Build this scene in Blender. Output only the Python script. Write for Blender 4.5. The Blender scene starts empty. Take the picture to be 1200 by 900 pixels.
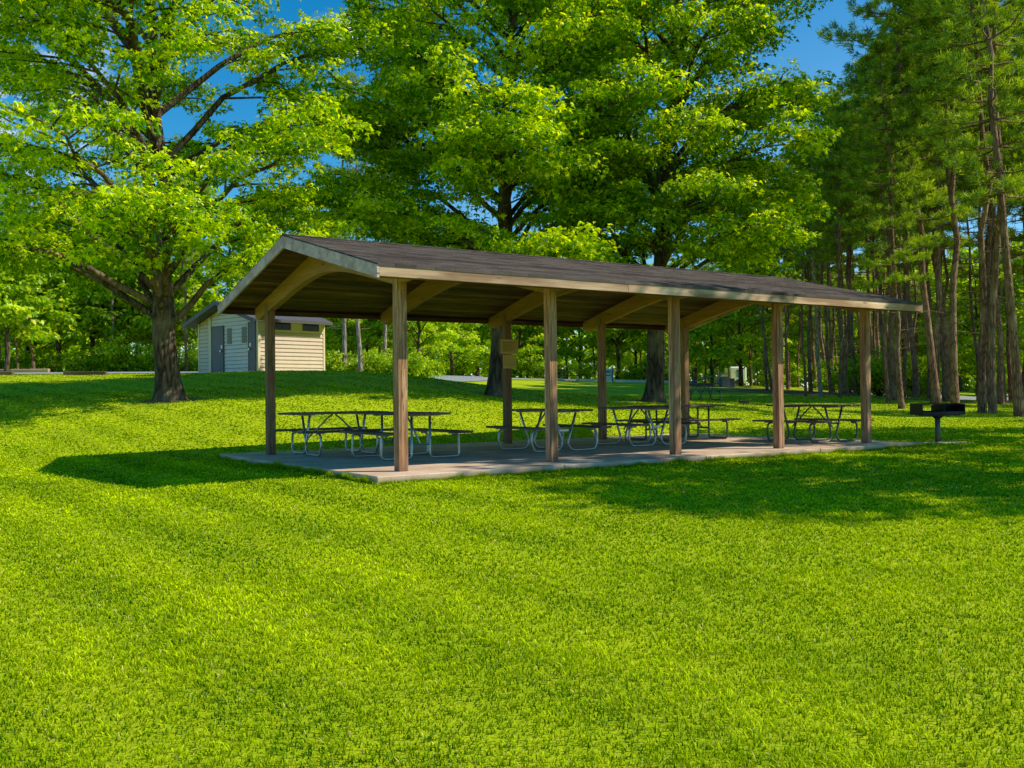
import bpy, math, random
import numpy as np
from mathutils import Matrix, Vector, Euler

sc = bpy.context.scene
COL = sc.collection
R = math.radians

# ------------------------------------------------------------------ viewpoint and light
F, CZ = 1135.0, 1.05                       # focal length in photo pixels (1200 wide), eye height over the slab
cam_d = bpy.data.cameras.new("camera"); cam = bpy.data.objects.new("camera", cam_d); COL.objects.link(cam)
cam_d.sensor_width = 36; cam_d.lens = F / 1200 * 36; cam_d.clip_start = .05; cam_d.clip_end = 5000
cam.location = (0, 0, CZ)
cam.rotation_euler = (Euler((R(90) + .0102, 0, 0)).to_matrix() @ Euler((0, 0, -.011)).to_matrix()).to_euler()
sc.camera = cam

SUN = Vector((1.06, -.04, .98)).normalized()
SUN_EL = math.asin(SUN.z); SUN_AZ = math.atan2(SUN.x, SUN.y)      # azimuth from +Y clockwise
sd = bpy.data.lights.new("sun", 'SUN'); so = bpy.data.objects.new("sun", sd); COL.objects.link(so)
sd.energy = 5.0; sd.angle = R(.55); sd.color = (1, .90, .72)
so.rotation_euler = SUN.to_track_quat('Z', 'Y').to_euler(); so.location = (30, 10, 30)

sc.view_settings.view_transform = 'Standard'; sc.view_settings.look = 'None'
sc.view_settings.exposure = 0; sc.view_settings.gamma = 1
sc.cycles.use_denoising = True
sc.cycles.max_bounces = 8; sc.cycles.diffuse_bounces = 4; sc.cycles.transmission_bounces = 4; sc.cycles.glossy_bounces = 2
sc.cycles.sample_clamp_indirect = 4
sc.cycles.use_adaptive_sampling = True

def hor(px): return 461.6 - .011 * (px - 600)
def zat(px, py, Y): return CZ - (py - hor(px)) * Y / F
def xat(px, Y): return (px - 600) / F * Y

# ------------------------------------------------------------------ nodes
class NT:
    def __init__(s, nt): s.t = nt; s.n = nt.nodes; s.l = nt.links
    def N(s, typ, **kw):
        n = s.n.new(typ)
        for k, v in kw.items():
            if k.startswith('i_'):
                key = k[2:]
                key = int(key) if key.isdigit() else key.replace('_', ' ')
                s.put(n.inputs[key], v)
            else: setattr(n, k, v)
        return n
    def put(s, sock, v):
        if isinstance(v, bpy.types.NodeSocket): s.l.new(v, sock)
        elif isinstance(v, bpy.types.Node): s.l.new(v.outputs[0], sock)
        else:
            if isinstance(v, tuple) and len(v) == 3 and sock.type == 'RGBA': v = (*v, 1)
            sock.default_value = v
    def math(s, op, a, b=0.0, c=None, clamp=False):
        n = s.n.new('ShaderNodeMath'); n.operation = op; n.use_clamp = clamp
        s.put(n.inputs[0], a); s.put(n.inputs[1], b)
        if c is not None: s.put(n.inputs[2], c)
        return n.outputs[0]
    def mix(s, f, a, b, mode='MIX'):
        n = s.n.new('ShaderNodeMix'); n.data_type = 'RGBA'; n.blend_type = mode
        s.put(n.inputs[0], f); s.put(n.inputs[6], a); s.put(n.inputs[7], b)
        return n.outputs[2]
    def ramp(s, f, stops):
        n = s.n.new('ShaderNodeValToRGB'); e = n.color_ramp.elements
        while len(e) < len(stops): e.new(.5)
        for i, (p, c) in enumerate(stops): e[i].position = p; e[i].color = (*c, 1) if len(c) == 3 else c
        s.put(n.inputs[0], f); return n.outputs[0]
    def noise(s, vec=None, scale=5.0, detail=4.0, rough=.55, dist=0.0):
        n = s.n.new('ShaderNodeTexNoise'); n.inputs['Scale'].default_value = scale; n.inputs['Detail'].default_value = detail
        n.inputs['Roughness'].default_value = rough; n.inputs['Distortion'].default_value = dist
        if vec is not None: s.put(n.inputs['Vector'], vec)
        return n.outputs[0]
    def mapping(s, vec, scale=(1, 1, 1), rot=(0, 0, 0), loc=(0, 0, 0)):
        n = s.n.new('ShaderNodeMapping'); s.put(n.inputs[0], vec)
        n.inputs['Scale'].default_value = scale; n.inputs['Rotation'].default_value = rot; n.inputs['Location'].default_value = loc
        return n.outputs[0]
    def bump(s, h, strength=.3, dist=.02):
        n = s.n.new('ShaderNodeBump'); n.inputs['Strength'].default_value = strength; n.inputs['Distance'].default_value = dist
        s.put(n.inputs['Height'], h); return n.outputs[0]

def new_mat(name):
    m = bpy.data.materials.new(name); m.use_nodes = True
    t = NT(m.node_tree); b = t.n['Principled BSDF']; b.inputs['Specular IOR Level'].default_value = .3
    return m, t, b
def coords(t, kind='Object'): return t.n.new('ShaderNodeTexCoord').outputs[kind]

def mat_wood(name, c0, c1, dark, axis='Z', rough=.75, scale=1.0, knots=True, stain=.5, var=.44, bump=.35):
    """weathered sawn timber: long grain streaks along one object axis, knots, stains"""
    m, t, b = new_mat(name); co = coords(t)
    lo, hi = .8 * scale, 26 * scale
    s = {'X': (lo, hi, hi), 'Y': (hi, lo, hi), 'Z': (hi, hi, lo)}[axis]
    att = t.n.new('ShaderNodeAttribute'); att.attribute_name = 'rnd'
    va = t.n.new('ShaderNodeVectorMath'); va.operation = 'ADD'; t.put(va.inputs[0], co)
    sm = t.n.new('ShaderNodeVectorMath'); sm.operation = 'SCALE'; t.put(sm.inputs[0], att.outputs['Color']); sm.inputs['Scale'].default_value = 30
    t.put(va.inputs[1], sm.outputs[0]); co2 = va.outputs[0]
    g = t.noise(t.mapping(co2, s), 1.4, 6, .65, 1.2)
    big = t.noise(t.mapping(co2, tuple(x * .12 + .4 for x in s)), 1.3, 3, .6)
    col = t.mix(t.ramp(g, [(.3, (0, 0, 0)), (.7, (1, 1, 1))]), c0, c1)
    col = t.mix(t.math('MULTIPLY', t.ramp(big, [(.42, (1, 1, 1)), (.68, (0, 0, 0))]), stain), col, dark)
    if knots:
        v = t.n.new('ShaderNodeTexVoronoi'); v.inputs['Scale'].default_value = 1
        k = {'X': (1.6, 7, 7), 'Y': (7, 1.6, 7), 'Z': (7, 7, 1.6)}[axis]
        t.put(v.inputs['Vector'], t.mapping(co2, k))
        kn = t.ramp(v.outputs['Distance'], [(.05, (1, 1, 1)), (.15, (0, 0, 0))])
        col = t.mix(t.math('MULTIPLY', kn, .8), col, tuple(x * .35 for x in dark))
    sep = t.n.new('ShaderNodeSeparateColor'); t.put(sep.inputs[0], att.outputs['Color'])
    f = t.math('ADD', 1 - var / 2, t.math('MULTIPLY', sep.outputs[1], var))
    cm = t.n.new('ShaderNodeVectorMath'); cm.operation = 'SCALE'; t.put(cm.inputs[0], col); t.put(cm.inputs['Scale'], f)
    t.put(b.inputs['Base Color'], cm.outputs[0]); b.inputs['Roughness'].default_value = rough
    t.put(b.inputs['Normal'], t.bump(g, bump, .006))
    return m

def mat_leaf(name, trans=.45, gloss=.05, rough=.4, sat=1.0):
    m = bpy.data.materials.new(name); m.use_nodes = True; t = NT(m.node_tree); t.n.clear()
    out = t.n.new('ShaderNodeOutputMaterial')
    a = t.n.new('ShaderNodeAttribute'); a.attribute_name = 'Col'
    d = t.N('ShaderNodeBsdfDiffuse', i_Color=a.outputs['Color'])
    hs = t.n.new('ShaderNodeHueSaturation'); hs.inputs['Hue'].default_value = .488; hs.inputs['Saturation'].default_value = 1.1; hs.inputs['Value'].default_value = 1.35
    t.put(hs.inputs['Color'], a.outputs['Color'])
    tr = t.N('ShaderNodeBsdfTranslucent', i_Color=hs.outputs[0])
    mx = t.n.new('ShaderNodeMixShader'); mx.inputs[0].default_value = trans
    t.put(mx.inputs[1], d); t.put(mx.inputs[2], tr)
    g = t.N('ShaderNodeBsdfGlossy', i_Roughness=rough); g.inputs['Color'].default_value = (1, 1, .9, 1)
    m2 = t.n.new('ShaderNodeMixShader'); m2.inputs[0].default_value = gloss
    t.put(m2.inputs[1], mx); t.put(m2.inputs[2], g); t.put(out.inputs[0], m2)
    return m

def mat_bark(name, c0, c1, scale=1.0, light=None):
    m, t, b = new_mat(name); co = coords(t)
    w = t.mapping(co, (9 * scale, 9 * scale, 1.5 * scale))
    v = t.n.new('ShaderNodeTexVoronoi'); v.feature = 'DISTANCE_TO_EDGE'; v.inputs['Scale'].default_value = 1.3
    nz = t.n.new('ShaderNodeTexNoise'); nz.inputs['Scale'].default_value = 2.5; t.put(nz.inputs['Vector'], w)
    t.put(v.inputs['Vector'], t.mix(.35, w, nz.outputs['Color']))
    n2 = t.noise(t.mapping(co, (16 * scale, 16 * scale, 3 * scale)), 1.2, 6, .7)
    h = t.math('ADD', t.math('MULTIPLY', t.ramp(v.outputs[0], [(0, (0, 0, 0)), (.25, (1, 1, 1))]), .7), t.math('MULTIPLY', n2, .5))
    col = t.mix(t.ramp(h, [(.25, (0, 0, 0)), (.95, (1, 1, 1))]), c0, c1)
    big = t.noise(co, 1.1, 3, .6)
    if light: col = t.mix(t.ramp(big, [(.45, (0, 0, 0)), (.65, (.8, .8, .8))]), col, light)
    t.put(b.inputs['Base Color'], col); b.inputs['Roughness'].default_value = .9
    t.put(b.inputs['Normal'], t.bump(h, .9, .05))
    return m

def mat_plain(name, col, rough=.6, metal=0.0, var=.25, scale=6.0, bump=.1):
    m, t, b = new_mat(name); n = t.noise(coords(t), scale, 5, .6)
    n2 = t.noise(coords(t), scale * 7, 3, .6)
    k = t.math('ADD', t.math('MULTIPLY', n, .7), t.math('MULTIPLY', n2, .3))
    t.put(b.inputs['Base Color'], t.mix(t.ramp(k, [(.3, (0, 0, 0)), (.7, (1, 1, 1))]), tuple(c * (1 - var) for c in col), tuple(min(1, c * (1 + var)) for c in col)))
    b.inputs['Roughness'].default_value = rough; b.inputs['Metallic'].default_value = metal
    if bump: t.put(b.inputs['Normal'], t.bump(n2, bump, .01))
    return m

M = {}
M['post'] = mat_wood('post_wood', (.58, .29, .13), (.97, .66, .40), (.26, .10, .045), stain=.75)
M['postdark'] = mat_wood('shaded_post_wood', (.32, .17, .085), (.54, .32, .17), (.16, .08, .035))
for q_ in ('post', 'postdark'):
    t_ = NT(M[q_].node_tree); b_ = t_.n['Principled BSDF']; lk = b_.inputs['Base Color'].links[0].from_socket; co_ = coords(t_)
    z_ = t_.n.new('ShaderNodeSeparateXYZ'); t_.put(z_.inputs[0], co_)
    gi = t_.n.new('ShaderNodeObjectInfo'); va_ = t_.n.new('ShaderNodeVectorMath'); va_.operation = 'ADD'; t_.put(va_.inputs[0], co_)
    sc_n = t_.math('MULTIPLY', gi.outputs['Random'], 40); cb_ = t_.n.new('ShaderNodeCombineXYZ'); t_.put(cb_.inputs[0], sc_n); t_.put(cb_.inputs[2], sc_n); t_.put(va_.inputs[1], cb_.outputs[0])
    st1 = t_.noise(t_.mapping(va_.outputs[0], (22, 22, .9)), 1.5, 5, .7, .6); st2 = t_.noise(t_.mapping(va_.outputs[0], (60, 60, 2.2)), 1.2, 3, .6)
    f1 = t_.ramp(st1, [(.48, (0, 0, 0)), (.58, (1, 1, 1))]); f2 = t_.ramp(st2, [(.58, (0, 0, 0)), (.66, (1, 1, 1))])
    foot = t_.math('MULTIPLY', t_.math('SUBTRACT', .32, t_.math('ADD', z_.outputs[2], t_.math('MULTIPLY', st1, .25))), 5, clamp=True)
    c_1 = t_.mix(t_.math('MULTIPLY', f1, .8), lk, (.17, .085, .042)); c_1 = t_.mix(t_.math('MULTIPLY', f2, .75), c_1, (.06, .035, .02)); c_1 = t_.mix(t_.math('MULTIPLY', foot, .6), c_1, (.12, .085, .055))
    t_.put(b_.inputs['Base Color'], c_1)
M['beam'] = mat_wood('glulam_beam_wood', (.40, .20, .05), (.62, .36, .12), (.20, .09, .025), axis='Y', stain=.4)
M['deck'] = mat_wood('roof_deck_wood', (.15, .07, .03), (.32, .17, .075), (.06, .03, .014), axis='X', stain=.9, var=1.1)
M['fascia'] = mat_wood('eave_fascia_wood', (.62, .38, .22), (.94, .70, .48), (.22, .11, .055), axis='X', stain=.8, scale=.7)
M['rake'] = mat_wood('rake_fascia_paint', (.52, .355, .36), (.90, .66, .66), (.25, .15, .135), axis='X', stain=.6, scale=.7)
M['table'] = mat_wood('table_plank_wood', (.14, .10, .075), (.34, .25, .185), (.07, .045, .033), axis='X', stain=.7)
M['galv'] = mat_plain('galvanised_pipe', (.46, .47, .47), .38, .85, .2, 12)
M['greenpipe'] = mat_plain('dull_green_grey_pipe', (.17, .18, .16), .5, .6, .2, 12)
M['iron'] = mat_plain('black_cast_iron', (.022, .026, .035), .5, .4, .3, 20)
M['ironpost'] = mat_plain('grey_steel_post', (.12, .14, .15), .5, .5, .3, 20)
M['board'] = mat_wood('notice_board_wood', (.62, .42, .10), (.80, .58, .18), (.45, .28, .07), axis='X', knots=False)
M['ink'] = mat_plain('faded_brown_paint', (.17, .11, .03), .7)
M['siding'] = mat_plain('cream_siding_paint', (.70, .57, .49), .6, 0, .08, 3)
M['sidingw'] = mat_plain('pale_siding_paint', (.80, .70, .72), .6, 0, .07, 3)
for q_ in ('siding', 'sidingw'):
    t_ = NT(M[q_].node_tree); b_ = t_.n['Principled BSDF']; lk = b_.inputs['Base Color'].links[0].from_socket
    z_ = t_.n.new('ShaderNodeSeparateXYZ'); t_.put(z_.inputs[0], coords(t_))
    fr = t_.math('FRACT', t_.math('DIVIDE', t_.math('ADD', z_.outputs[2], .1), .165))
    li = t_.ramp(fr, [(.0, (1, 1, 1)), (.10, (1, 1, 1)), (.14, (0, 0, 0)), (1, (0, 0, 0))])
    t_.put(b_.inputs['Base Color'], t_.mix(t_.math('MULTIPLY', li, .75), lk, (.16, .12, .09)))  # shadow line along each clapboard's lower edge, painted into the siding colour
M['trim'] = mat_plain('cream_trim_paint', (.80, .66, .48), .6, 0, .08, 3)
M['door'] = mat_plain('slate_blue_door_paint', (.15, .135, .17), .5, 0, .12, 2)
M['vent'] = mat_plain('grey_vent_metal', (.42, .36, .32), .5, 0, .1, 6)
M['dark'] = mat_plain('dark_window_tint', (.035, .035, .045), .15, 0, .1, 6)
M['roofgrey'] = mat_plain('grey_metal_fascia', (.115, .11, .13), .5, 0, .15, 6)
M['bark'] = mat_bark('maple_bark', (.022, .015, .011), (.14, .095, .065), 1.0, (.24, .175, .11))
M['pinebark'] = mat_bark('pine_bark', (.11, .055, .035), (.38, .215, .14), 2.2, (.50, .33, .22))
M['palebark'] = mat_bark('pale_bark', (.18, .15, .12), (.48, .42, .35), 1.3)
M['leaf'] = mat_leaf('maple_leaf', .5, .025)
M['needle'] = mat_leaf('pine_needle', .35, .015)
M['blade'] = mat_leaf('grass_blade', .26, .004, .5)
M['white'] = mat_plain('white_paint', (.75, .78, .80), .5, 0, .05)
M['blue'] = mat_plain('blue_paint', (.12, .26, .48), .5, 0, .1)
M['slate'] = mat_plain('slate_timber', (.11, .13, .17), .6, 0, .3)
M['palegrey'] = mat_plain('pale_grey_board', (.26, .28, .33), .6, 0, .15)
M['log'] = mat_wood('brown_timber', (.13, .075, .045), (.24, .15, .09), (.07, .04, .025), axis='X')
M['logpink'] = mat_wood('faded_red_timber', (.50, .33, .24), (.62, .45, .34), (.35, .2, .14), axis='X')

# ------------------------------------------------------------------ mesh helpers
def tag(o, label=None, cat=None, group=None, kind=None):
    if label: o['label'] = label
    if cat: o['category'] = cat
    if group: o['group'] = group
    if kind: o['kind'] = kind
    return o
def empty(name, loc=(0, 0, 0), rz=0.0, **kw):
    o = bpy.data.objects.new(name, None); COL.objects.link(o); o.location = loc; o.rotation_euler = (0, 0, rz)
    o.empty_display_size = .2
    return tag(o, **kw)
def link(name, me, parent=None, loc=None):
    o = bpy.data.objects.new(name, me); COL.objects.link(o)
    if parent: o.parent = parent
    if loc: o.location = loc
    return o
def copy_tree(src, loc, rz=0.0, sc_=1.0, rx=0.0, ry=0.0, label=None):
    r = src.copy(); COL.objects.link(r); r.location = loc; r.rotation_euler = (rx, ry, rz); r.scale = (sc_,) * 3
    if label: r['label'] = label
    for c in [o for o in src.children]:
        k = c.copy(); COL.objects.link(k); k.parent = r
        for g in c.children:
            h = g.copy(); COL.objects.link(h); h.parent = k
    return r

class MB:
    """collects boxes, tubes and prisms into one mesh, with a random colour per piece"""
    def __init__(s, seed=0): s.v = []; s.f = []; s.c = []; s.r = random.Random(seed)
    def add(s, vs, fs):
        n = len(s.v); s.v += [tuple(v) for v in vs]; s.f += [tuple(i + n for i in f) for f in fs]
        c = (s.r.random(), s.r.random(), s.r.random(), 1); s.c += [c] * len(vs)
    def box(s, x0, x1, y0, y1, z0, z1, bv=0.0, M_=None):
        b = min(bv, (x1 - x0) * .4, (y1 - y0) * .4, (z1 - z0) * .4)
        if b <= 0:
            vs = [(x, y, z) for z in (z0, z1) for (x, y) in ((x0, y0), (x1, y0), (x1, y1), (x0, y1))]
            fs = [(3, 2, 1, 0), (4, 5, 6, 7), (0, 1, 5, 4), (1, 2, 6, 5), (2, 3, 7, 6), (3, 0, 4, 7)]
        else:
            import bmesh
            bm = bmesh.new(); bmesh.ops.create_cube(bm, size=1)
            for v in bm.verts: v.co = ((v.co.x + .5) * (x1 - x0) + x0, (v.co.y + .5) * (y1 - y0) + y0, (v.co.z + .5) * (z1 - z0) + z0)
            bmesh.ops.bevel(bm, geom=list(bm.edges), offset=b, segments=1, affect='EDGES')
            bm.verts.index_update(); vs = [tuple(v.co) for v in bm.verts]; fs = [tuple(v.index for v in f.verts) for f in bm.faces]; bm.free()
        if M_ is not None: vs = [tuple(M_ @ Vector(v)) for v in vs]
        s.add(vs, fs)
    def beam(s, a, b, w, h, up=(0, 0, 1), bv=0.0):
        a = Vector(a); b = Vector(b); d = (b - a); L = d.length; x = d.normalized(); y = Vector(up).cross(x).normalized(); z = x.cross(y)
        m = Matrix((x, y, z)).transposed().to_4x4(); m.translation = a
        s.box(0, L, -w / 2, w / 2, -h / 2, h / 2, bv, m)
    def prism(s, poly, axis, a, b):
        """poly (p,q) extruded along axis 'x' (p->y,q->z) or 'y' (p->x,q->z)"""
        n = len(poly)
        f = (lambda p, q, e: (e, p, q)) if axis == 'x' else (lambda p, q, e: (p, e, q))
        vs = [f(p, q, a) for p, q in poly] + [f(p, q, b) for p, q in poly]
        fs = [tuple(range(n)), tuple(range(2 * n - 1, n - 1, -1))] + [(i, (i + 1) % n, (i + 1) % n + n, i + n)[::-1] for i in range(n)]
        s.add(vs, fs)
    def tube(s, pts, r, n=8, cap=True):
        pts = [Vector(p) for p in pts]
        if not isinstance(r, (list, tuple)): r = [r] * len(pts)
        vs = []; fs = []; prev = None
        for i, p in enumerate(pts):
            d = (pts[min(i + 1, len(pts) - 1)] - pts[max(i - 1, 0)]).normalized()
            if prev is None:
                a = Vector((0, 0, 1)) if abs(d.z) < .9 else Vector((1, 0, 0)); prev = d.cross(a).normalized()
            u = (prev - d * prev.dot(d)).normalized(); w = d.cross(u); prev = u
            for k in range(n):
                t = 2 * math.pi * k / n; vs.append(p + (u * math.cos(t) + w * math.sin(t)) * r[i])
        for i in range(len(pts) - 1):
            for k in range(n):
                k2 = (k + 1) % n; fs.append((i * n + k, i * n + k2, (i + 1) * n + k2, (i + 1) * n + k))
        if cap: fs += [tuple(range(n))[::-1], tuple(range((len(pts) - 1) * n, len(pts) * n))]
        s.add(vs, fs)
    def mesh(s, name, mat, smooth=False):
        me = bpy.data.meshes.new(name); me.from_pydata(s.v, [], s.f); me.materials.append(mat)
        a = me.color_attributes.new('rnd', 'FLOAT_COLOR', 'POINT'); a.data.foreach_set('color', np.array(s.c, dtype=np.float32).ravel())
        if smooth: me.shade_smooth()
        me.update(); return me
    def build(s, name, mat, parent=None, smooth=False): return link(name, s.mesh(name, mat, smooth), parent)

def fillet(pts, r, n=4):
    """round the corners of a polyline"""
    pts = [Vector(p) for p in pts]; out = [pts[0]]
    for i in range(1, len(pts) - 1):
        a, b, c = pts[i - 1], pts[i], pts[i + 1]
        k = min(r, (a - b).length * .48, (c - b).length * .48)
        p = b + (a - b).normalized() * k; q = b + (c - b).normalized() * k
        for j in range(n + 1):
            t = j / n; out.append(p * (1 - t) ** 2 + b * 2 * t * (1 - t) + q * t * t)
    return out + [pts[-1]]

def np_mesh(name, V, T, mat, col=None, smooth=False):
    """triangle mesh from arrays; col per vertex"""
    me = bpy.data.meshes.new(name); nv, nt = len(V), len(T)
    me.vertices.add(nv); me.vertices.foreach_set('co', np.ascontiguousarray(V, dtype=np.float32).ravel())
    me.loops.add(nt * 3); me.loops.foreach_set('vertex_index', np.ascontiguousarray(T, dtype=np.int32).ravel())
    me.polygons.add(nt); me.polygons.foreach_set('loop_start', np.arange(0, nt * 3, 3, dtype=np.int32))
    me.polygons.foreach_set('loop_total', np.full(nt, 3, dtype=np.int32))
    me.polygons.foreach_set('use_smooth', np.full(nt, smooth, dtype=bool))
    me.update(calc_edges=True)
    if col is not None:
        a = me.color_attributes.new('Col', 'FLOAT_COLOR', 'POINT')
        c = np.ones((nv, 4), dtype=np.float32); c[:, :3] = col; a.data.foreach_set('color', c.ravel())
    me.materials.append(mat); return me

# ------------------------------------------------------------------ terrain
TH = R(34.27); U = np.array([math.cos(TH), math.sin(TH)]); W_ = np.array([-math.sin(TH), math.cos(TH)])
P0 = np.array([-1.541, 13.382])                 # front left post
def pav(u, v): return P0 + U * u + W_ * v
ctrl = []
def c_(px, Y, z=None, py=None): ctrl.append((xat(px, Y), Y, zat(px, py, Y) if z is None else z))
for x in (-14, -6, 0, 6, 14, 24): ctrl += [(x, -4, -.55), (x, 3, -.44)]
for x in (-14, -6, -2, 3, 8, 14, 24): ctrl.append((x, 8.5, -.26))
for (u, v) in ((-.7, -.6), (2, -.6), (5.5, -.6), (9, -.6), (11.4, -.6)): q = pav(u, v); ctrl.append((q[0], q[1], -.10))
for (u, v) in ((-.7, 6), (2, 6), (5.5, 6), (9, 6), (11.4, 6), (11.4, 3), (-.7, 2.7), (5, 2.7)): q = pav(u, v); ctrl.append((q[0], q[1], -.085))
c_(0, 16, -.08); c_(-500, 17, -.05); c_(17, 19, .05); c_(-500, 24, .6)
c_(100, 22, .33); c_(0, 27, .92); c_(200, 27, .98); c_(-500, 32, 1.5)
c_(0, 42, py=441.5); c_(0, 52, py=437.5); c_(200, 42, py=440); c_(100, 36, 1.62); c_(-600, 45, 2.2); c_(-600, 56, 2.5)
c_(250, 39, 2.02); c_(320, 38.5, 2.05); c_(303, 24, .72); c_(400, 37.5, 2.0); c_(400, 27, .9); c_(300, 31, 1.38); c_(230, 33, 1.45)
c_(480, 36, py=441.5); c_(525, 34, py=449); c_(560, 32.5, py=460); c_(500, 25, .55); c_(600, 25, .45)
c_(580, 33, py=467.5); c_(620, 33, .85); c_(560, 45, py=456); c_(560, 58, py=449.5); c_(560, 70, py=444)
c_(400, 50, 2.15); c_(400, 62, 2.35); c_(250, 55, 2.45); c_(0, 64, 2.6); c_(200, 75, 2.7)
c_(700, 25, .35); c_(765, 34, .75); c_(700, 42, .95); c_(700, 52, py=458); c_(700, 75, py=447); c_(600, 90, 2.6)
c_(820, 28, .3); c_(822, 43, .68); c_(830, 60, py=453); c_(830, 75, py=450); c_(830, 95, 1.8)
c_(940, 45, py=464); c_(940, 30, .2); c_(1000, 41, py=471); c_(1060, 36, py=480); c_(1130, 33, py=487); c_(1200, 31, py=490)
c_(1098, 20.7, -.09); c_(1300, 22, -.08); c_(1500, 30, .1); c_(1700, 20, -.1)
c_(1000, 65, 1.0); c_(1130, 58, .35); c_(1200, 60, .35); c_(1130, 80, .6); c_(1130, 100, .7); c_(1500, 55, .3); c_(1500, 100, .6)
C = np.array(ctrl)
def _phi(d2): return .5 * d2 * np.log(d2 + 1e-9)
n = len(C); A = np.zeros((n + 3, n + 3))
d2 = ((C[:, None, :2] - C[None, :, :2]) ** 2).sum(-1) / 100
A[:n, :n] = _phi(d2) + np.eye(n) * .012; A[:n, n] = 1; A[:n, n + 1:] = C[:, :2] / 10; A[n, :n] = 1; A[n + 1:, :n] = C[:, :2].T / 10
sol = np.linalg.solve(A, np.concatenate([C[:, 2], np.zeros(3)]))
def T(x, y):
    x = np.atleast_1d(np.asarray(x, dtype=float)); y = np.atleast_1d(np.asarray(y, dtype=float)); out = np.empty(x.size)
    xf = x.ravel(); yf = y.ravel()
    cx = np.clip(xf, -45, 48); cy = np.clip(yf, -6, 98)
    for i in range(0, x.size, 50000):
        a = cx[i:i + 50000]; b = cy[i:i + 50000]
        d = ((a[:, None] - C[None, :, 0]) ** 2 + (b[:, None] - C[None, :, 1]) ** 2) / 100
        out[i:i + 50000] = _phi(d) @ sol[:n] + sol[n] + sol[n + 1] * a / 10 + sol[n + 2] * b / 10
    dist = np.hypot(xf, yf - 35); w = np.clip((dist - 60) / 70, 0, 1); w = w * w * (3 - 2 * w)
    out = np.clip(out, -.7, 2.9) * (1 - w) + 1.9 * w
    return out.reshape(x.shape)
def Tz(x, y): return float(T(x, y)[0])

# stripes left by the mower, used by the blades' colour and by the ground's
def stripe(x, y):
    s = x * .78 + y * .63 + .06 * np.sin(y * .7 + x * .3)
    return .5 + .5 * np.sin(2 * np.pi * s / 1.15) * np.clip((3.5 - x) / 5, .15, 1)
def vnoise(x, y, s, seed=0):
    r = np.random.RandomState(seed); g = r.rand(64, 64); X = x / s; Y = y / s
    i = np.floor(X).astype(int); j = np.floor(Y).astype(int); fx = X - i; fy = Y - j
    fx = fx * fx * (3 - 2 * fx); fy = fy * fy * (3 - 2 * fy)
    q = lambda a, b: g[a % 64, b % 64]
    return (q(i, j) * (1 - fx) + q(i + 1, j) * fx) * (1 - fy) + (q(i, j + 1) * (1 - fx) + q(i + 1, j + 1) * fx) * fy

xs = np.unique(np.concatenate([np.linspace(-3000, -60, 14), np.arange(-60, -24, 1.5), np.arange(-24, 34, .45), np.arange(34, 61, 1.5), np.linspace(60, 3000, 14)]))
ys = np.unique(np.concatenate([np.linspace(-3000, -8, 12), np.arange(-8, 46, .45), np.arange(46, 112, 1.5), np.linspace(112, 3500, 14)]))
GX, GY = np.meshgrid(xs, ys); GZ = T(GX, GY)
GV = np.stack([GX, GY, GZ], -1).reshape(-1, 3); nx = len(xs); ny = len(ys)
ii = (np.arange(ny - 1)[:, None] * nx + np.arange(nx - 1)[None]).ravel()
GT = np.concatenate([np.stack([ii, ii + 1, ii + nx + 1], -1), np.stack([ii, ii + nx + 1, ii + nx], -1)])

m, t, b = new_mat('lawn')
co = coords(t)
sep = t.n.new('ShaderNodeSeparateXYZ'); t.put(sep.inputs[0], co)
s_ = t.math('ADD', t.math('ADD', t.math('MULTIPLY', sep.outputs[0], .78), t.math('MULTIPLY', sep.outputs[1], .63)),
            t.math('MULTIPLY', t.math('SINE', t.math('ADD', t.math('MULTIPLY', sep.outputs[1], .7), t.math('MULTIPLY', sep.outputs[0], .3))), .06))
st = t.math('ADD', .5, t.math('MULTIPLY', t.math('SINE', t.math('MULTIPLY', s_, 2 * math.pi / 1.15)), .5))
n1 = t.noise(co, .5, 5, .6); n2 = t.noise(co, 9, 6, .75); n3 = t.noise(co, 60, 4, .7)
k = t.math('ADD', t.math('ADD', t.math('MULTIPLY', n1, .45), t.math('MULTIPLY', n2, .35)), t.math('MULTIPLY', n3, .35))
gc = t.ramp(k, [(.34, (.15, .27, .002)), (.52, (.32, .45, .003)), (.68, (.52, .62, .005))])
gc = t.mix(t.math('MULTIPLY', st, .28), gc, (.50, .60, .014))
for (tx, ty, tr) in ((xat(199, 27), 27, .9), (xat(580, 33), 33, .8), (xat(766, 34), 34, .8)):
    vd = t.n.new('ShaderNodeVectorMath'); vd.operation = 'DISTANCE'; t.put(vd.inputs[0], co); vd.inputs[1].default_value = (tx, ty, Tz(tx, ty))
    ew = t.math('MULTIPLY', t.math('SUBTRACT', t.math('ADD', tr * 1.25, t.math('MULTIPLY', t.math('SUBTRACT', n2, .5), 1.6)), vd.outputs['Value']), 2.2, clamp=True)
    gc = t.mix(t.math('MULTIPLY', ew, .85), gc, t.mix(n3, (.09, .055, .03), (.24, .16, .09)))
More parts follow.
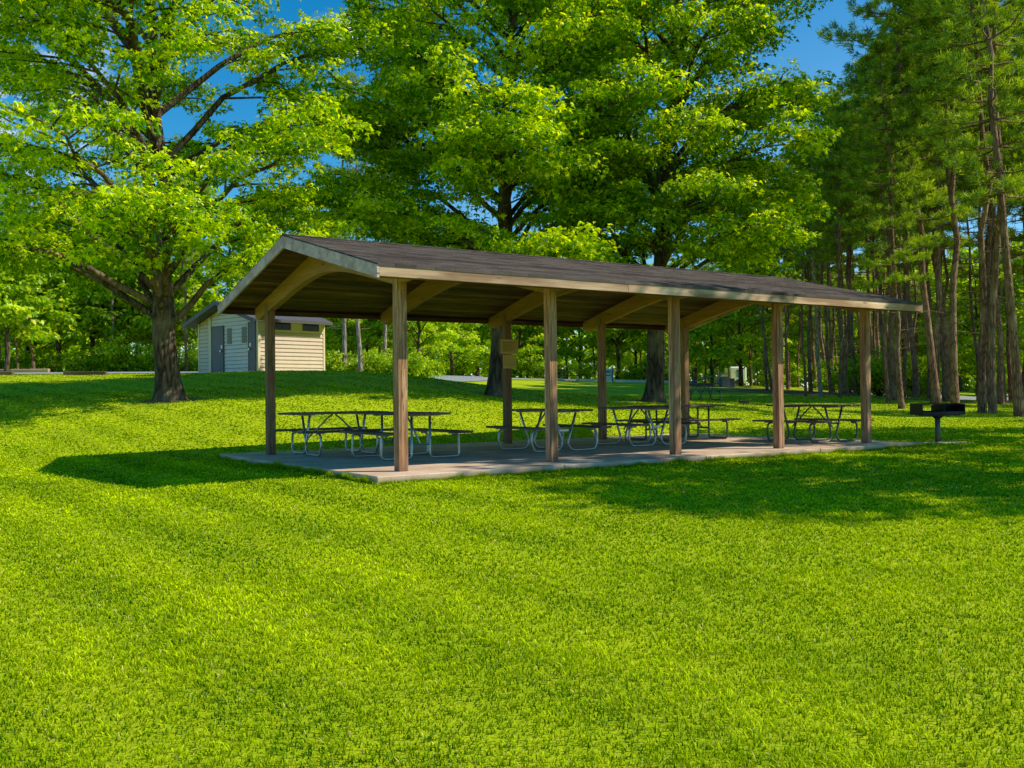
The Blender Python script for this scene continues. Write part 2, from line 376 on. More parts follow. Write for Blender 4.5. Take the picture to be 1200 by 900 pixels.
# needle-covered earth under the pines on the right
d_pine = t.math('SUBTRACT', t.math('ADD', sep.outputs[1], t.math('MULTIPLY', sep.outputs[0], .92)), 58.5)
nn = t.noise(co, .22, 4, .6)
pm = t.math('MULTIPLY', t.math('MULTIPLY', t.math('ADD', d_pine, t.math('MULTIPLY', t.math('SUBTRACT', nn, .5), 14)), .5, clamp=True),
            t.math('MULTIPLY', t.math('SUBTRACT', 64, sep.outputs[1]), .12, clamp=True))
pm = t.math('MULTIPLY', pm, t.math('MULTIPLY', t.math('SUBTRACT', sep.outputs[0], 9), .2, clamp=True))
gc = t.mix(pm, gc, t.mix(n2, (.17, .10, .05), (.34, .22, .11)))
t.put(b.inputs['Base Color'], gc); b.inputs['Roughness'].default_value = .85; b.inputs['Specular IOR Level'].default_value = .12
t.put(b.inputs['Normal'], t.bump(t.math('ADD', n3, n2), .55, .04))
M['lawn'] = m
g = link('ground', np_mesh('ground', GV, GT, M['lawn'], None, True)); tag(g, 'bright green mown lawn rising gently to the left', None, kind='structure')

# grass blades: dense and small near, coarser with distance
TRUNKS = ((xat(199, 27), 27, .9), (xat(580, 33), 33, .8), (xat(766, 34), 34, .8))
def slab_mask(x, y, m_=0.0):
    dx = x - P0[0]; dy = y - P0[1]; u = dx * U[0] + dy * U[1]; v = dx * W_[0] + dy * W_[1]
    return (u > -.661 - m_) & (u < 11.31 + m_) & (v > -.585 - m_) & (v < 5.97 + m_)
rs = np.random.RandomState(4)
def blades(y0, y1, dens, h, w, seg):
    n_ = int((y1 - y0) * 2 * (.62 * (y0 + y1) / 2 + 1.6) * dens)
    y = np.sqrt(rs.rand(n_) * (y1 ** 2 - y0 ** 2) + y0 ** 2); x = (rs.rand(n_) * 2 - 1) * (.62 * y + 1.6)
    k = ~slab_mask(x, y, .0)
    for (tx, ty, tr) in TRUNKS: k &= rs.rand(n_) < np.clip((np.hypot(x - tx, y - ty) - tr * .55) / tr, .12, 1)
    x = x[k]; y = y[k]; n_ = len(x); z = T(x, y)
    cl = vnoise(x, y, .12, 5); big = vnoise(x, y, 1.1, 6); st_ = stripe(x, y)
    H = h * (.55 + .6 * rs.rand(n_) + .45 * (cl - .5)) * (.95 + .3 * (big - .5)); Wd = w * (.6 + .8 * rs.rand(n_))
    az = rs.rand(n_) * 6.283; lean = H * (.25 + .75 * rs.rand(n_)); la = az + rs.randn(n_) * .5
    wx = np.cos(az + 1.57) * Wd / 2; wy = np.sin(az + 1.57) * Wd / 2
    lx = np.cos(la) * lean + .012 * (st_ - .5); ly = np.sin(la) * lean - .01 * (st_ - .5)
    base = np.stack([x, y, z - .005], -1); wv = np.stack([wx, wy, wx * 0], -1)
    def at(f, zz): return base + np.stack([lx * f, ly * f, H * zz], -1)
    t_ = rs.rand(n_); q = .30 * (st_ - .5) + .34 * (big - .5) + .42 * (cl - .5) + .55 * t_
    q = np.clip((q + .13) * 1.05, 0, 1.15)[:, None]
    col = np.array([.075, .21, .001]) * (1 - q) + np.array([.74, .90, .002]) * q
    dry = rs.rand(n_) < .025; col[dry] = np.array([.85, .78, .20]) * (.5 + .5 * rs.rand(dry.sum()))[:, None]
    if seg == 1:
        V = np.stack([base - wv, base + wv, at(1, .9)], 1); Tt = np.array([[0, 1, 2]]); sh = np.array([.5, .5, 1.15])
    else:
        V = np.stack([base - wv, base + wv, at(.35, .62) + wv * .85, at(.35, .62) - wv * .85, at(1, .9)], 1)
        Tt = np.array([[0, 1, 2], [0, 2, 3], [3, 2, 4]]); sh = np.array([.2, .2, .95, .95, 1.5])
    nvv = V.shape[1]
    TT = (Tt[None] + (np.arange(n_) * nvv)[:, None, None]).reshape(-1, 3)
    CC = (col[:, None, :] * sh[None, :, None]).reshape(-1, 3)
    return V.reshape(-1, 3), TT, CC
Vs, Ts, Cs, off = [], [], [], 0
for a in ((2.2, 3.9, 4900, .044, .0052, 2), (3.9, 5.4, 3800, .044, .0062, 2), (5.4, 7.4, 2700, .043, .0078, 2), (7.4, 10, 1700, .042, .0105, 2), (10, 13.5, 1000, .042, .0145, 2), (13.5, 18, 560, .043, .020, 2), (18, 24, 300, .044, .028, 2), (24, 31, 160, .045, .036, 2), (31, 46, 62, .05, .055, 1)):
    v_, t_, c2 = blades(*a); Vs.append(v_); Ts.append(t_ + off); Cs.append(c2); off += len(v_)
def edge_blades(n_):
    t_ = rs.rand(n_); side = rs.rand(n_); u = np.where(side < .62, t_ * 11.97 - .661, -.661 - rs.rand(n_) * .05); v = np.where(side < .62, -.585 - rs.rand(n_) * .05, t_ * 6.555 - .585)
    x = P0[0] + U[0] * u + W_[0] * v; y = P0[1] + U[1] * u + W_[1] * v; z = T(x, y)
    cl = vnoise(x, y, .25, 8); H = (.05 + .09 * cl ** 2) * (.6 + .6 * rs.rand(n_)); az = rs.rand(n_) * 6.283
    lx = np.cos(az) * H * .4; ly = np.sin(az) * H * .4; Wd = .010
    base = np.stack([x, y, z - .01], -1); wv = np.stack([-np.sin(az) * Wd / 2, np.cos(az) * Wd / 2, az * 0], -1)
    V = np.stack([base - wv, base + wv, base + np.stack([lx, ly, H], -1)], 1)
    q = rs.rand(n_)[:, None]; col = np.array([.12, .26, .003]) * (1 - q) + np.array([.5, .66, .01]) * q
    TT = (np.array([[0, 1, 2]])[None] + (np.arange(n_) * 3)[:, None, None]).reshape(-1, 3)
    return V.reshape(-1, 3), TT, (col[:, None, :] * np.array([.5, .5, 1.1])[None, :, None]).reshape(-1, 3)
v_, t_, c2 = edge_blades(16000); Vs.append(v_); Ts.append(t_ + off); Cs.append(c2); off += len(v_)
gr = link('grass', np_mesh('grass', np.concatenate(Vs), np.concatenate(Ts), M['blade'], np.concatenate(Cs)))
tag(gr, 'short yellow-green lawn grass blades', None, kind='stuff')

# ------------------------------------------------------------------ concrete slab
m, t, b = new_mat('concrete'); co = coords(t)
n1 = t.noise(co, 1.1, 6, .65); n2 = t.noise(co, 40, 5, .7)
k = t.math('ADD', t.math('MULTIPLY', n1, .75), t.math('MULTIPLY', n2, .25))
cc = t.ramp(k, [(.3, (.38, .25, .165)), (.5, (.63, .455, .32)), (.7, (.80, .66, .53))])
sep = t.n.new('ShaderNodeSeparateXYZ'); t.put(sep.inputs[0], co)
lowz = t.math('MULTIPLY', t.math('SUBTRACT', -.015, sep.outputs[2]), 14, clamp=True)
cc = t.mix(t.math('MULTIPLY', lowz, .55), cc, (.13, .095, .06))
t.put(b.inputs['Base Color'], cc); b.inputs['Roughness'].default_value = .9
t.put(b.inputs['Normal'], t.bump(n2, .25, .01)); M['concrete'] = m
sl = MB(1); J = [-.661, 2.39, 5.3, 8.2, 11.31]
for i in range(4): sl.box(J[i] + (.004 if i else 0), J[i + 1] - (.004 if i < 3 else 0), -.585, 5.97, -.30, 0, .012)
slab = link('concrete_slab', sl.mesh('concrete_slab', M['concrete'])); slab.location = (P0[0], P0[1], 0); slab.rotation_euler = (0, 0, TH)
tag(slab, 'stained concrete slab under the picnic shelter', None, kind='structure')

# ------------------------------------------------------------------ picnic shelter
pv = empty('picnic_shelter', (P0[0], P0[1], 0), TH, label='open timber picnic shelter with brown shingle gable roof on ten posts', cat='shelter')
SP, WD, EO, LO, RO, HE, HR = 2.588, 5.04, .726, .677, .761, 2.744, 3.565
UL, UR, VC = -LO, 4 * SP + RO, WD / 2
SL = (HR - HE) / (VC + EO)
ztop = lambda v: HR - SL * abs(v - VC)
DT = .085                                   # shingle + deck build-up
zund = lambda v: ztop(v) - DT / math.cos(math.atan(SL))
rr = random.Random(3)
for k_ in range(5):
    for v_ in (0, WD):
        mb = MB(10 + k_ * 2 + (v_ > 0)); hw = .073
        mb.box(-hw, hw, -hw, hw, 0, 2.74, .006)
        mb.box(-hw - .012, hw + .012, -hw * .55, hw * .55, .005, .06, .003) if False else None
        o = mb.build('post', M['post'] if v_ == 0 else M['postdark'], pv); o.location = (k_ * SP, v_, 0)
for k_ in range(5):
    pts_t, pts_b = [], []
    vs_ = np.linspace(-.34, WD + .60, 41)
    for v_ in vs_:
        d = v_ - VC; zt = zund(v_) - .002
        if abs(d) < 1e-6: zt = HR - DT - .01
        zb = (HR - DT - .225) - SL * math.sqrt(d * d + .95 ** 2)
        if v_ < .1: zb += (.1 - v_) * .30
        pts_t.append((v_, zt)); pts_b.append((v_, zb))
    # plumb-cut ends slightly tapered
    pts_b[-1] = (pts_b[-1][0], pts_t[-1][1] - .14)
    mb = MB(30 + k_)
    nP = len(vs_); hw = .062
    V = []
    for e in (-hw, hw):
        V += [(e, p, q) for p, q in pts_t] + [(e, p, q) for p, q in pts_b]
    Fs = []
    for i in range(nP - 1):
        Fs += [(i, i + 1, nP + i + 1, nP + i), (2 * nP + i, 3 * nP + i, 3 * nP + i + 1, 2 * nP + i + 1),
               (i, 2 * nP + i, 2 * nP + i + 1, i + 1), (nP + i, nP + i + 1, 3 * nP + i + 1, 3 * nP + i)]
    Fs += [(0, nP, 3 * nP, 2 * nP), (nP - 1, 3 * nP - 1, 4 * nP - 1, 2 * nP - 1)]
    mb.add(V, Fs)
    o = mb.build('arched_beam', M['beam'], pv); o.location = (k_ * SP, 0, 0)
# roof deck planks run along the ridge
mb = MB(50); half = VC + EO; nb = 22
for side in (-1, 1):
    for i in range(nb):
        a = i / nb * half + .004; b_ = (i + 1) / nb * half - .004
        va, vb = VC + side * a, VC + side * b_
        za, zb = ztop(va) - .045, ztop(vb) - .045
        d = .040 + rr.uniform(-.004, .004)
        lo, hi = (va, za), (vb, zb)
        if side < 0: lo, hi = hi, lo
        mb.prism([(lo[0], lo[1] - d), (hi[0], hi[1] - d), (hi[0], hi[1]), (lo[0], lo[1])], 'x', UL + .035, UR - .035)
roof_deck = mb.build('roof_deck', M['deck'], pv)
# eave edge beams tucked behind the fascia
# shingle courses
m, t, b = new_mat('shingles'); co = coords(t)
br = t.n.new('ShaderNodeTexBrick'); br.inputs['Scale'].default_value = 1
t.put(br.inputs['Vector'], t.mapping(co, (1, 1, 1)))
br.inputs['Color1'].default_value = (.07, .056, .052, 1); br.inputs['Color2'].default_value = (.20, .165, .15, 1); br.inputs['Mortar'].default_value = (.05, .03, .027, 1)
br.inputs['Brick Width'].default_value = .30; br.inputs['Row Height'].default_value = .1353; br.inputs['Mortar Size'].default_value = .006; br.inputs['Bias'].default_value = -.1
nz = t.noise(co, 220, 3, .8); nb_ = t.noise(t.mapping(co, (1, 4, 1)), .9, 5, .6); bl = t.noise(t.mapping(co, (6, 9, 9)), 1, 3, .6)
c1 = t.mix(t.ramp(nz, [(.3, (0, 0, 0)), (.75, (1, 1, 1))]), t.mix(.6, br.outputs['Color'], (.05, .03, .03), 'MULTIPLY'), br.outputs['Color'])
c1 = t.mix(t.ramp(bl, [(.35, (.5, .5, .5)), (.6, (0, 0, 0))]), c1, (.075, .045, .042))
c1 = t.mix(t.ramp(nb_, [(.4, (0, 0, 0)), (.75, (.4, .4, .4))]), c1, (.25, .205, .18))
t.put(b.inputs['Base Color'], c1); b.inputs['Roughness'].default_value = .8
t.put(b.inputs['Normal'], t.bump(t.math('ADD', nz, t.math('MULTIPLY', br.outputs['Fac'], -1.5)), .5, .008)); M['shingle'] = m
mb = MB(60); nc = 25; hx = half + .025
for side in (-1, 1):
    for i in range(nc):
        a = i / nc * hx; b_ = (i + 1) / nc * hx + .02
        if i == nc - 1: b_ = hx
        va, vb = VC + side * a, VC + side * b_
        za, zb = HR - SL * a + .001, HR - SL * b_ + .010
        # split along the ridge into tabs with slight lift
        x = UL - .025
        tabs = []
        while x < UR + .025:
            x2 = min(x + rr.choice((.3, .3, .33, .45, .6)), UR + .025); tabs.append((x, x2)); x = x2
        for (x, x2) in tabs:
            l = rr.uniform(-.0015, .0035)
            P = [(x, va, za - .04), (x2, va, za - .04), (x2, vb, zb - .043), (x, vb, zb - .043), (x, va, za), (x2, va, za), (x2, vb, zb + l), (x, vb, zb + l)]
            fs = [(0, 1, 2, 3), (4, 7, 6, 5), (0, 4, 5, 1), (1, 5, 6, 2), (2, 6, 7, 3), (3, 7, 4, 0)]
            mb.add(P, fs if side > 0 else [f[::-1] for f in fs])
roof = mb.build('shingle_roof', M['shingle'], pv)
mb = MB(61)
x = UL - .03
while x < UR + .02:
    x2 = min(x + .3, UR + .03)
    for side in (-1, 1):
        P = [(x, VC, HR + .012), (x2 - .004, VC, HR + .012), (x2 - .004, VC + side * .14, HR - SL * .14 + .016), (x, VC + side * .14, HR - SL * .14 + .016),
             (x, VC, HR + .024), (x2 - .004, VC, HR + .020), (x2 - .004, VC + side * .14, HR - SL * .14 + .024), (x, VC + side * .14, HR - SL * .14 + .028)]
        fs = [(0, 1, 2, 3), (4, 7, 6, 5), (0, 4, 5, 1), (1, 5, 6, 2), (2, 6, 7, 3), (3, 7, 4, 0)]
        mb.add(P, fs if side > 0 else [f[::-1] for f in fs])
    x = x2
link('ridge_cap', mb.mesh('ridge_cap', M['shingle']), roof)
# fascias
for v_, nm in ((-EO, 'front'), (WD + EO, 'back')):
    s_ = -1 if v_ < 0 else 1
    mb = MB(70 + s_)
    xs_ = [UL - .0, UL + 4.2, UL + 8.0, UR]
    for i in range(3):
        a_, b2 = xs_[i] + (.002 if i else 0), xs_[i + 1]
        y0, y1 = (v_ - .018, v_ + .018)
        mb.box(a_, b2, y0, y1, HE - .165, HE - .012, .004)
    mb.build('eave_fascia', M['fascia'], pv)
    mb = MB(74 + s_)          # nailer beam behind the fascia
    yy = v_ - s_ * .07
    mb.box(UL + .04, UR - .04, yy - .035, yy + .035, HE - .17, HE - .085 + .0, .004)
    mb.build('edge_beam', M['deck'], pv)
for x0, x1 in ((UL - .036, UL - .001), (UR + .001, UR + .036)):
    for side in (-1, 1):
        mb = MB(80 + side + int(x1))
        a, b_ = .001, half + .02
        pa = (VC + side * a, HR - .016); pb = (VC + side * b_, HR - SL * b_ - .016); h = .185
        poly = [pa, pb, (pb[0], pb[1] - h + .02), (pa[0], pa[1] - h)]
        mb.prism(poly if side > 0 else poly[::-1], 'x', x0, x1)
        # reorient so that the wood grain follows local X
        o = mb.build('rake_fascia', M['rake'], pv)
# small notice boards on a rear post
nb0 = pav(2 * SP, WD)
def face_of_post(k_, v_, z): q = pav(k_ * SP, v_); return q
mb_p = empty('notice_board', (*pav(2 * SP - .0, WD - .092), 1.89), TH, label='yellow-brown notice board with faded lines fixed high on a rear shelter post', cat='notice board')
mb = MB(90); mb.box(-.22, .22, -.012, .012, 0, .31, .004); mb.box(-.21, .21, -.019, -.0122, .275, .295); mb.box(-.21, .21, -.019, -.0122, .012, .03)
mb.build('board', M['board'], mb_p)
mb = MB(91)
for i in range(7): mb.box(-.17, .17 - .12 * rr.random(), -.0145, -.0125, .06 + i * .029, .068 + i * .029)
mb.build('faded_lines', M['ink'], mb_p)
o2 = MB(92); o2.box(-.15, .17, -.012, .012, 0, .29, .004); o2 = o2.build('sign_board', M['board']); o2.location = (*pav(2 * SP - .0, WD - .09), 1.585); o2.rotation_euler = (0, 0, TH)
tag(o2, 'plain smaller yellow-brown board hung below the notice board on the post', 'sign')

# ------------------------------------------------------------------ picnic tables
def make_table(kind, L, mat, label, seed):
    r = empty('picnic_table', (0, 0, 0), 0, label=label, cat='picnic table', group='picnic tables')
    mb = MB(seed)
    for i in range(3): y = -.355 + i * .24; mb.box(-L / 2 + mb.r.uniform(-.008, .008), L / 2 + mb.r.uniform(-.008, .008), y, y + .232, .722, .760, .006)
    mb.build('tabletop', M['table'], r)
    for s in (-1, 1):
        mb = MB(seed + 2 + s); y = s * .66; mb.box(-L / 2, L / 2, y - .125, y + .125, .412, .450, .006)
        mb.build('bench_seat', M['table'], r)
    X = L / 2 - .38; pr = .0215
    for sx in (-1, 1):
        for s in (-1, 1):
            x = sx * X + (s * .024 if kind == 'V' else 0)
            mb = MB(seed + 9)
            if kind == 'V': pts = [(x, s * .23, .70), (x, s * .035, .13), (x, s * .13, pr), (x, s * .66, pr), (x, s * .73, .16), (x, s * .70, .385), (x, s * .545, .393)]; rad = .11
            else: pts = [(x, s * .17, .70), (x, s * .17, pr), (x, s * .73, pr), (x, s * .72, .393), (x, s * .60, .393)]; rad = .075
            mb.tube(fillet(pts, rad, 5), pr, 10)
            mb.box(x - .035, x + .035, s * .66 - .11, s * .66 + .11, .398, .4115)
            mb.build('leg', mat, r, True)
        mb = MB(seed + 20); x = sx * X
        mb.box(x - .03, x + .03, -.33, .33, .700, .7215); mb.build('top_bracket', mat, r); mb = MB(seed + 19)
        if kind == 'V': mb.box(x - .006, x + .006, -.13, .13, .36, .40)
        else: mb.tube([(x, -.17, .24), (x, .17, .24)], pr * .9, 8)
        mb.build('crossbar', mat, r)
        mb = MB(seed + 21)
        mb.tube(fillet([(sx * .03, 0, .712), (sx * .10, 0, .665), (sx * (X - .03), 0, .30 if kind == 'V' else .25)], .05, 3), .016, 8)
        mb.build('brace', mat, r, True)
    return r
def set_table(r, u, v, ax, rot=0.0):
    q = pav(u, v); r.location = (q[0], q[1], .001); r.rotation_euler = (0, 0, TH + (math.pi / 2 if ax == 'v' else 0) + rot)
tv = make_table('V', 1.83, M['galv'], 'picnic table with crossed V legs standing lengthwise at the left end of the shelter', 100)
set_table(tv, .95, 4.4, 'u')
ts_ = make_table('S', 1.83, M['galv'], 'picnic table with upright square pipe legs just behind the front left shelter post', 130)
set_table(ts_, 1.45, 2.6, 'v')
for (u, v, ax, lab) in ((4.39, 2.55, 'v', 'picnic table with V pipe legs behind the second front post, below the notice board'),
                        (6.82, 2.72, 'v', 'picnic table with V pipe legs left of the middle front post, near the shelter centre')):
    c = copy_tree(tv, (0, 0, 0), label=lab); set_table(c, u, v, ax, rr.uniform(-.03, .03))
tg = make_table('V', 1.83, M['greenpipe'], 'picnic table with dark V legs between the last two front posts', 160)
set_table(tg, 10.15, 1.15, 'v')
t5 = make_table('S', 2.35, M['greenpipe'], 'long dark picnic table with upright legs at the rear right of the slab', 190)
set_table(t5, 8.95, 3.85, 'u')
y_ = 43; x_ = xat(821, y_)
tf = copy_tree(tg, (x_, y_, Tz(x_, y_) - .01), R(25), label='small far picnic table alone on the lawn behind the shelter')
y_ = 70; x_ = xat(668, y_)
tf2 = copy_tree(tv, (x_, y_, Tz(x_, y_) - .01), R(-10), label='tiny dark picnic table beside the far road, between the shelter posts')

# ------------------------------------------------------------------ barbecue grill
gx, gy = xat(1098, 20.7), 20.7; gz = Tz(gx, gy)
gl = empty('barbecue_grill', (gx, gy, gz), R(8), label='black iron park barbecue grill on a pedestal beside the slab', cat='grill')
mb = MB(200); mb.tube([(0, 0, -.05), (0, 0, .56)], .055, 14); mb.build('pedestal', M['ironpost'], gl, True)
mb = MB(201); mb.tube([(0, 0, .52), (0, 0, .585)], [.075, .13], 14); mb.box(-.40, .40, -.2, .2, .575, .60); mb.build('support_plate', M['iron'], gl)
mb = MB(202)
mb.box(-.47, .47, -.24, .24, .60, .625); mb.box(-.47, .47, .228, .24, .625, .68); mb.box(-.47, .47, -.24, -.228, .625, .665)
mb.box(-.49, -.475, -.24, .24, .60, .84); mb.box(.475, .49, -.24, .24, .60, .84)
mb.box(.06, .475, .215, .227, .625, .835); mb.box(-.475, -.25, .215, .227, .625, .835)
mb.box(.0, .012, -.24, .24, .625, .80)
for i in range(5): mb.box(-.515, -.49, -.22, -.20, .64 + i * .04, .655 + i * .04)
mb.build('firebox', M['iron'], gl)
mb = MB(203)
for i in range(26): x = -.465 + i * .0372; mb.box(x - .004, x + .004, -.235, .235, .822, .832)
mb.box(-.475, .475, -.238, -.226, .816, .836); mb.box(-.475, .475, .226 + .002, .24, .816, .836)
for x in (-.36, .36): mb.tube(fillet([(x - .07, -.235, .826), (x - .07, -.33, .826), (x + .07, -.33, .826), (x + .07, -.235, .826)], .03, 3), .008, 6)
mb.build('grate', M['iron'], gl)
pd = MB(204); pd.box(-.45, .50, -.38, .35, -.12, .018, .01); pd = pd.build('grill_pad', M['concrete']); pd.location = (gx + .02, gy, gz); pd.rotation_euler = (0, 0, R(8))
tag(pd, 'small concrete pad in the grass under the barbecue grill', 'concrete pad')

# ------------------------------------------------------------------ restroom
rx, ry = -10.47, 40.0; rz = 2.03
e1 = Vector((.667, .745, 0)); ang = math.atan2(e1.y, e1.x)
rb = empty('restroom_building', (rx, ry, rz), ang, label='small cream clapboard restroom with slate doors and gable roof', cat='building')
LW, GW, HW, AP = 3.39, 4.65, 2.27, 3.02      # local x along the long wall, local y along the gable end
mb = MB(210)                              # shell, gable walls closed up to the roof
mb.prism([(0.03, -.3), (GW - .03, -.3), (GW - .03, HW), (GW / 2, AP), (.03, HW)][::-1], 'x', .03, LW - .03)
mb.build('wall_core', M['siding'], rb)
def clap(name, mat, plane, a, b_, z0, z1fn, seed):
    mb = MB(seed); z = z0; ex = .165
    while z < AP:
        za, zb = z, z + ex
        a2, b2 = a, b_
        top = z1fn(None)
        if plane == 'gable':
            # shorten boards above the eave so they follow the rake
            if zb > HW:
                f = min(1, (zb - HW) / (AP - HW)); a2 = max(a, f * GW / 2); b2 = min(b_, GW - f * GW / 2)
                if b2 - a2 < .1: break
            P = [(.03, a2, za), (.03, b2, za), (.03, b2, zb), (.03, a2, zb), (-.012, a2, za), (-.012, b2, za), (.012, b2, zb - .002), (.012, a2, zb - .002)]
            mb.add(P, [(3, 2, 1, 0), (4, 5, 6, 7), (0, 1, 5, 4), (1, 2, 6, 5), (2, 3, 7, 6), (3, 0, 4, 7)][0:])
        else:
            if zb > top: break
            P = [(a2, .03, za), (b2, .03, za), (b2, .03, zb), (a2, .03, zb), (a2, -.012, za), (b2, -.012, za), (b2, .012, zb - .002), (a2, .012, zb - .002)]
            mb.add(P, [(3, 2, 1, 0), (4, 5, 6, 7), (0, 1, 5, 4), (1, 2, 6, 5), (2, 3, 7, 6), (3, 0, 4, 7)])
        z = zb
    return mb.build(name, mat, rb)
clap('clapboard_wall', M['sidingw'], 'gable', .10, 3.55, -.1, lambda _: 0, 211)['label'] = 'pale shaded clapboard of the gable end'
clap('clapboard_wall', M['siding'], 'gable', 3.76, GW - .06, -.1, lambda _: 0, 212)
clap('clapboard_wall', M['siding'], 'long', .10, LW - .08, -.1, lambda _: 1.82, 213)['label'] = 'sunlit cream clapboard of the long side'
TR = []
for nm_, a_ in (('corner_trim', (-.022, .10, -.022, .10, -.3, HW, .004)), ('corner_trim', (LW - .09, LW + .005, -.022, .09, -.3, HW, .004)), ('corner_trim', (-.022, .06, GW - .09, GW + .01, -.3, HW, .004)),
               ('pilaster', (-.05, .03, 3.55, 3.74, -.3, HW + .2, .004)), ('band_board', (.10, LW - .09, -.016, .03, 1.74, 1.82, .003)), ('frieze_board', (.10, LW - .09, -.006, .03, 1.82, HW, .003))):
    mb = MB(214); mb.box(*a_); mb.build(nm_, M['trim'], rb)

def door(y0, y1, h, label, knob_y):
    mb = MB(220); mb.box(-.045, .02, y0, y1, -.06, h, .004); d = mb.build('door', M['door'], rb); d['label'] = label
    mb = MB(221)
    for (a, b2, c, e) in ((y0 - .05, y0, -.06, h + .05), (y1, y1 + .05, -.06, h + .05), (y0, y1, h, h + .05)): mb.box(-.055, .02, a, b2, c, e, .003)
    link('door_frame', mb.mesh('door_frame', M['roofgrey'] if y0 > 2 else M['door']), d)
    mb = MB(222); mb.tube([(-.045, knob_y, 1.0), (-.11, knob_y, 1.0)], .03, 10); mb.tube([(-.11, knob_y, 1.0), (-.125, knob_y, 1.0)], .05, 12)
    link('door_handle', mb.mesh('door_handle', M['galv']), d)
    mb = MB(223); mb.box(-.05, -.0455, knob_y - .05, knob_y + .05, 1.12, 1.26); link('lock_plate', mb.mesh('lock_plate', M['galv']), d)
door(2.60, 3.47, 2.05, 'slate-blue entry door left of the pale siding', 2.70)
door(.17, .62, 2.10, 'narrow slate-blue utility door at the corner', .52)
for y0, y1 in ((.84, 1.17), (1.97, 2.30)):
    mb = MB(230); mb.box(-.03, .02, y0, y1, 1.28, 1.97, .004); w = mb.build('vent', M['vent'], rb)
    mb = MB(231)
    for i in range(9): mb.beam((-.04, y0 + .03, 1.33 + i * .072), (-.04, y1 - .03, 1.33 + i * .072), .012, .035)
    link('louver', mb.mesh('louver', M['roofgrey']), w)
for x0, x1 in ((.79, 1.56), (2.26, 3.03)):
    mb = MB(232)
    for (a, b2, c, e) in ((x0 - .04, x0, 1.83, 2.16), (x1, x1 + .04, 1.83, 2.16), (x0, x1, 1.83, 1.865), (x0, x1, 2.125, 2.16)): mb.box(a, b2, -.035, .0, c, e)
    w = mb.build('window', M['roofgrey'], rb)
    mb = MB(233); mb.box(x0, x1, -.018, -.012, 1.865, 2.125); link('window_pane', mb.mesh('window_pane', M['dark']), w)
    mb = MB(234); mb.box((x0 + x1) / 2 - .012, (x0 + x1) / 2 + .012, -.03, -.0185, 1.865, 2.125); link('mullion', mb.mesh('mullion', M['roofgrey']), w)
mb = MB(240); s2 = (AP - HW) / (GW / 2); ov = .42; xo = .55
for side in (-1, 1):
    ya, yb = GW / 2, GW / 2 + side * (GW / 2 + ov)
    za, zb = AP + .10, AP + .10 - s2 * (GW / 2 + ov)
    poly = [(ya, za), (yb, zb), (yb, zb - .09), (ya, za - .09)]
    mb.prism(poly if side > 0 else poly[::-1], 'x', -xo, LW + .12)
mb.build('roof', M['roofgrey'], rb)
mb = MB(241)
for side in (-1, 1):
    ya, yb = GW / 2, GW / 2 + side * (GW / 2 + ov + .01); za, zb = AP + .105, AP + .105 - s2 * (GW / 2 + ov + .01)
    poly = [(ya, za), (yb, zb), (yb, zb - .17), (ya, za - .17)]
    mb.prism(poly if side > 0 else poly[::-1], 'x', -xo - .03, -xo - .002)
    poly = [(ya, za - .098), (yb, zb - .098), (yb, zb - .115), (ya, za - .115)]
    mb.prism(poly if side > 0 else poly[::-1], 'x', -xo, -.03)
mb.box(-xo, LW + .12, -ov - .035, -ov - .012, HW + .10 - s2 * ov - .13, HW + .10 - s2 * ov + .0)
mb.build('roof_fascia', M['roofgrey'], rb)

# ------------------------------------------------------------------ roads
m, t, b = new_mat('asphalt'); co = coords(t); n1 = t.noise(co, .8, 5, .6); n2 = t.noise(co, 40, 4, .7)
t.put(b.inputs['Base Color'], t.mix(t.math('ADD', t.math('MULTIPLY', n1, .6), t.math('MULTIPLY', n2, .4)), (.23, .25, .28), (.40, .43, .48)))
b.inputs['Roughness'].default_value = .7; M['asphalt'] = m
def ribbon(name, pts, w, lift, mat, label):
    P = []; pts = [np.array(p, float) for p in pts]
    for i in range(len(pts) - 1):
        k = max(2, int(np.linalg.norm(pts[i + 1] - pts[i]) / .8))
        for j in range(k): P.append(pts[i] * (1 - j / k) + pts[i + 1] * j / k)
    P.append(pts[-1]); P = np.array(P)
    for _ in range(12): P[1:-1] = (P[:-2] + 2 * P[1:-1] + P[2:]) / 4
    d = np.gradient(P, axis=0); d /= np.linalg.norm(d, axis=1)[:, None]; nrm = np.stack([-d[:, 1], d[:, 0]], -1)
    K = 9; V = []
    for j in range(K):
        q = P + nrm * (j / (K - 1) - .5) * w; V.append(np.concatenate([q, (T(q[:, 0], q[:, 1]) + lift)[:, None]], 1))
    V = np.stack(V, 1).reshape(-1, 3); n_ = len(P)
    ii = (np.arange(n_ - 1)[:, None] * K + np.arange(K - 1)[None]).ravel()
    Tt = np.concatenate([np.stack([ii, ii + K, ii + K + 1], -1), np.stack([ii, ii + K + 1, ii + 1], -1)])
    o = link(name, np_mesh(name, V, Tt, mat, None, True)); tag(o, label, None, kind='structure'); return o
ribbon('road', [(-60, 44), (-35, 47), (-14, 49), (-6, 60), (-3, 72), (10, 79), (22, 84), (45, 100)], 6.5, .035, M['asphalt'], 'pale grey road curving behind the lawn')
ribbon('road', [(21, 62), (27, 60.5), (34, 61), (50, 66), (70, 70)], 5, .035, M['asphalt'], 'pale road seen between the pine trunks')
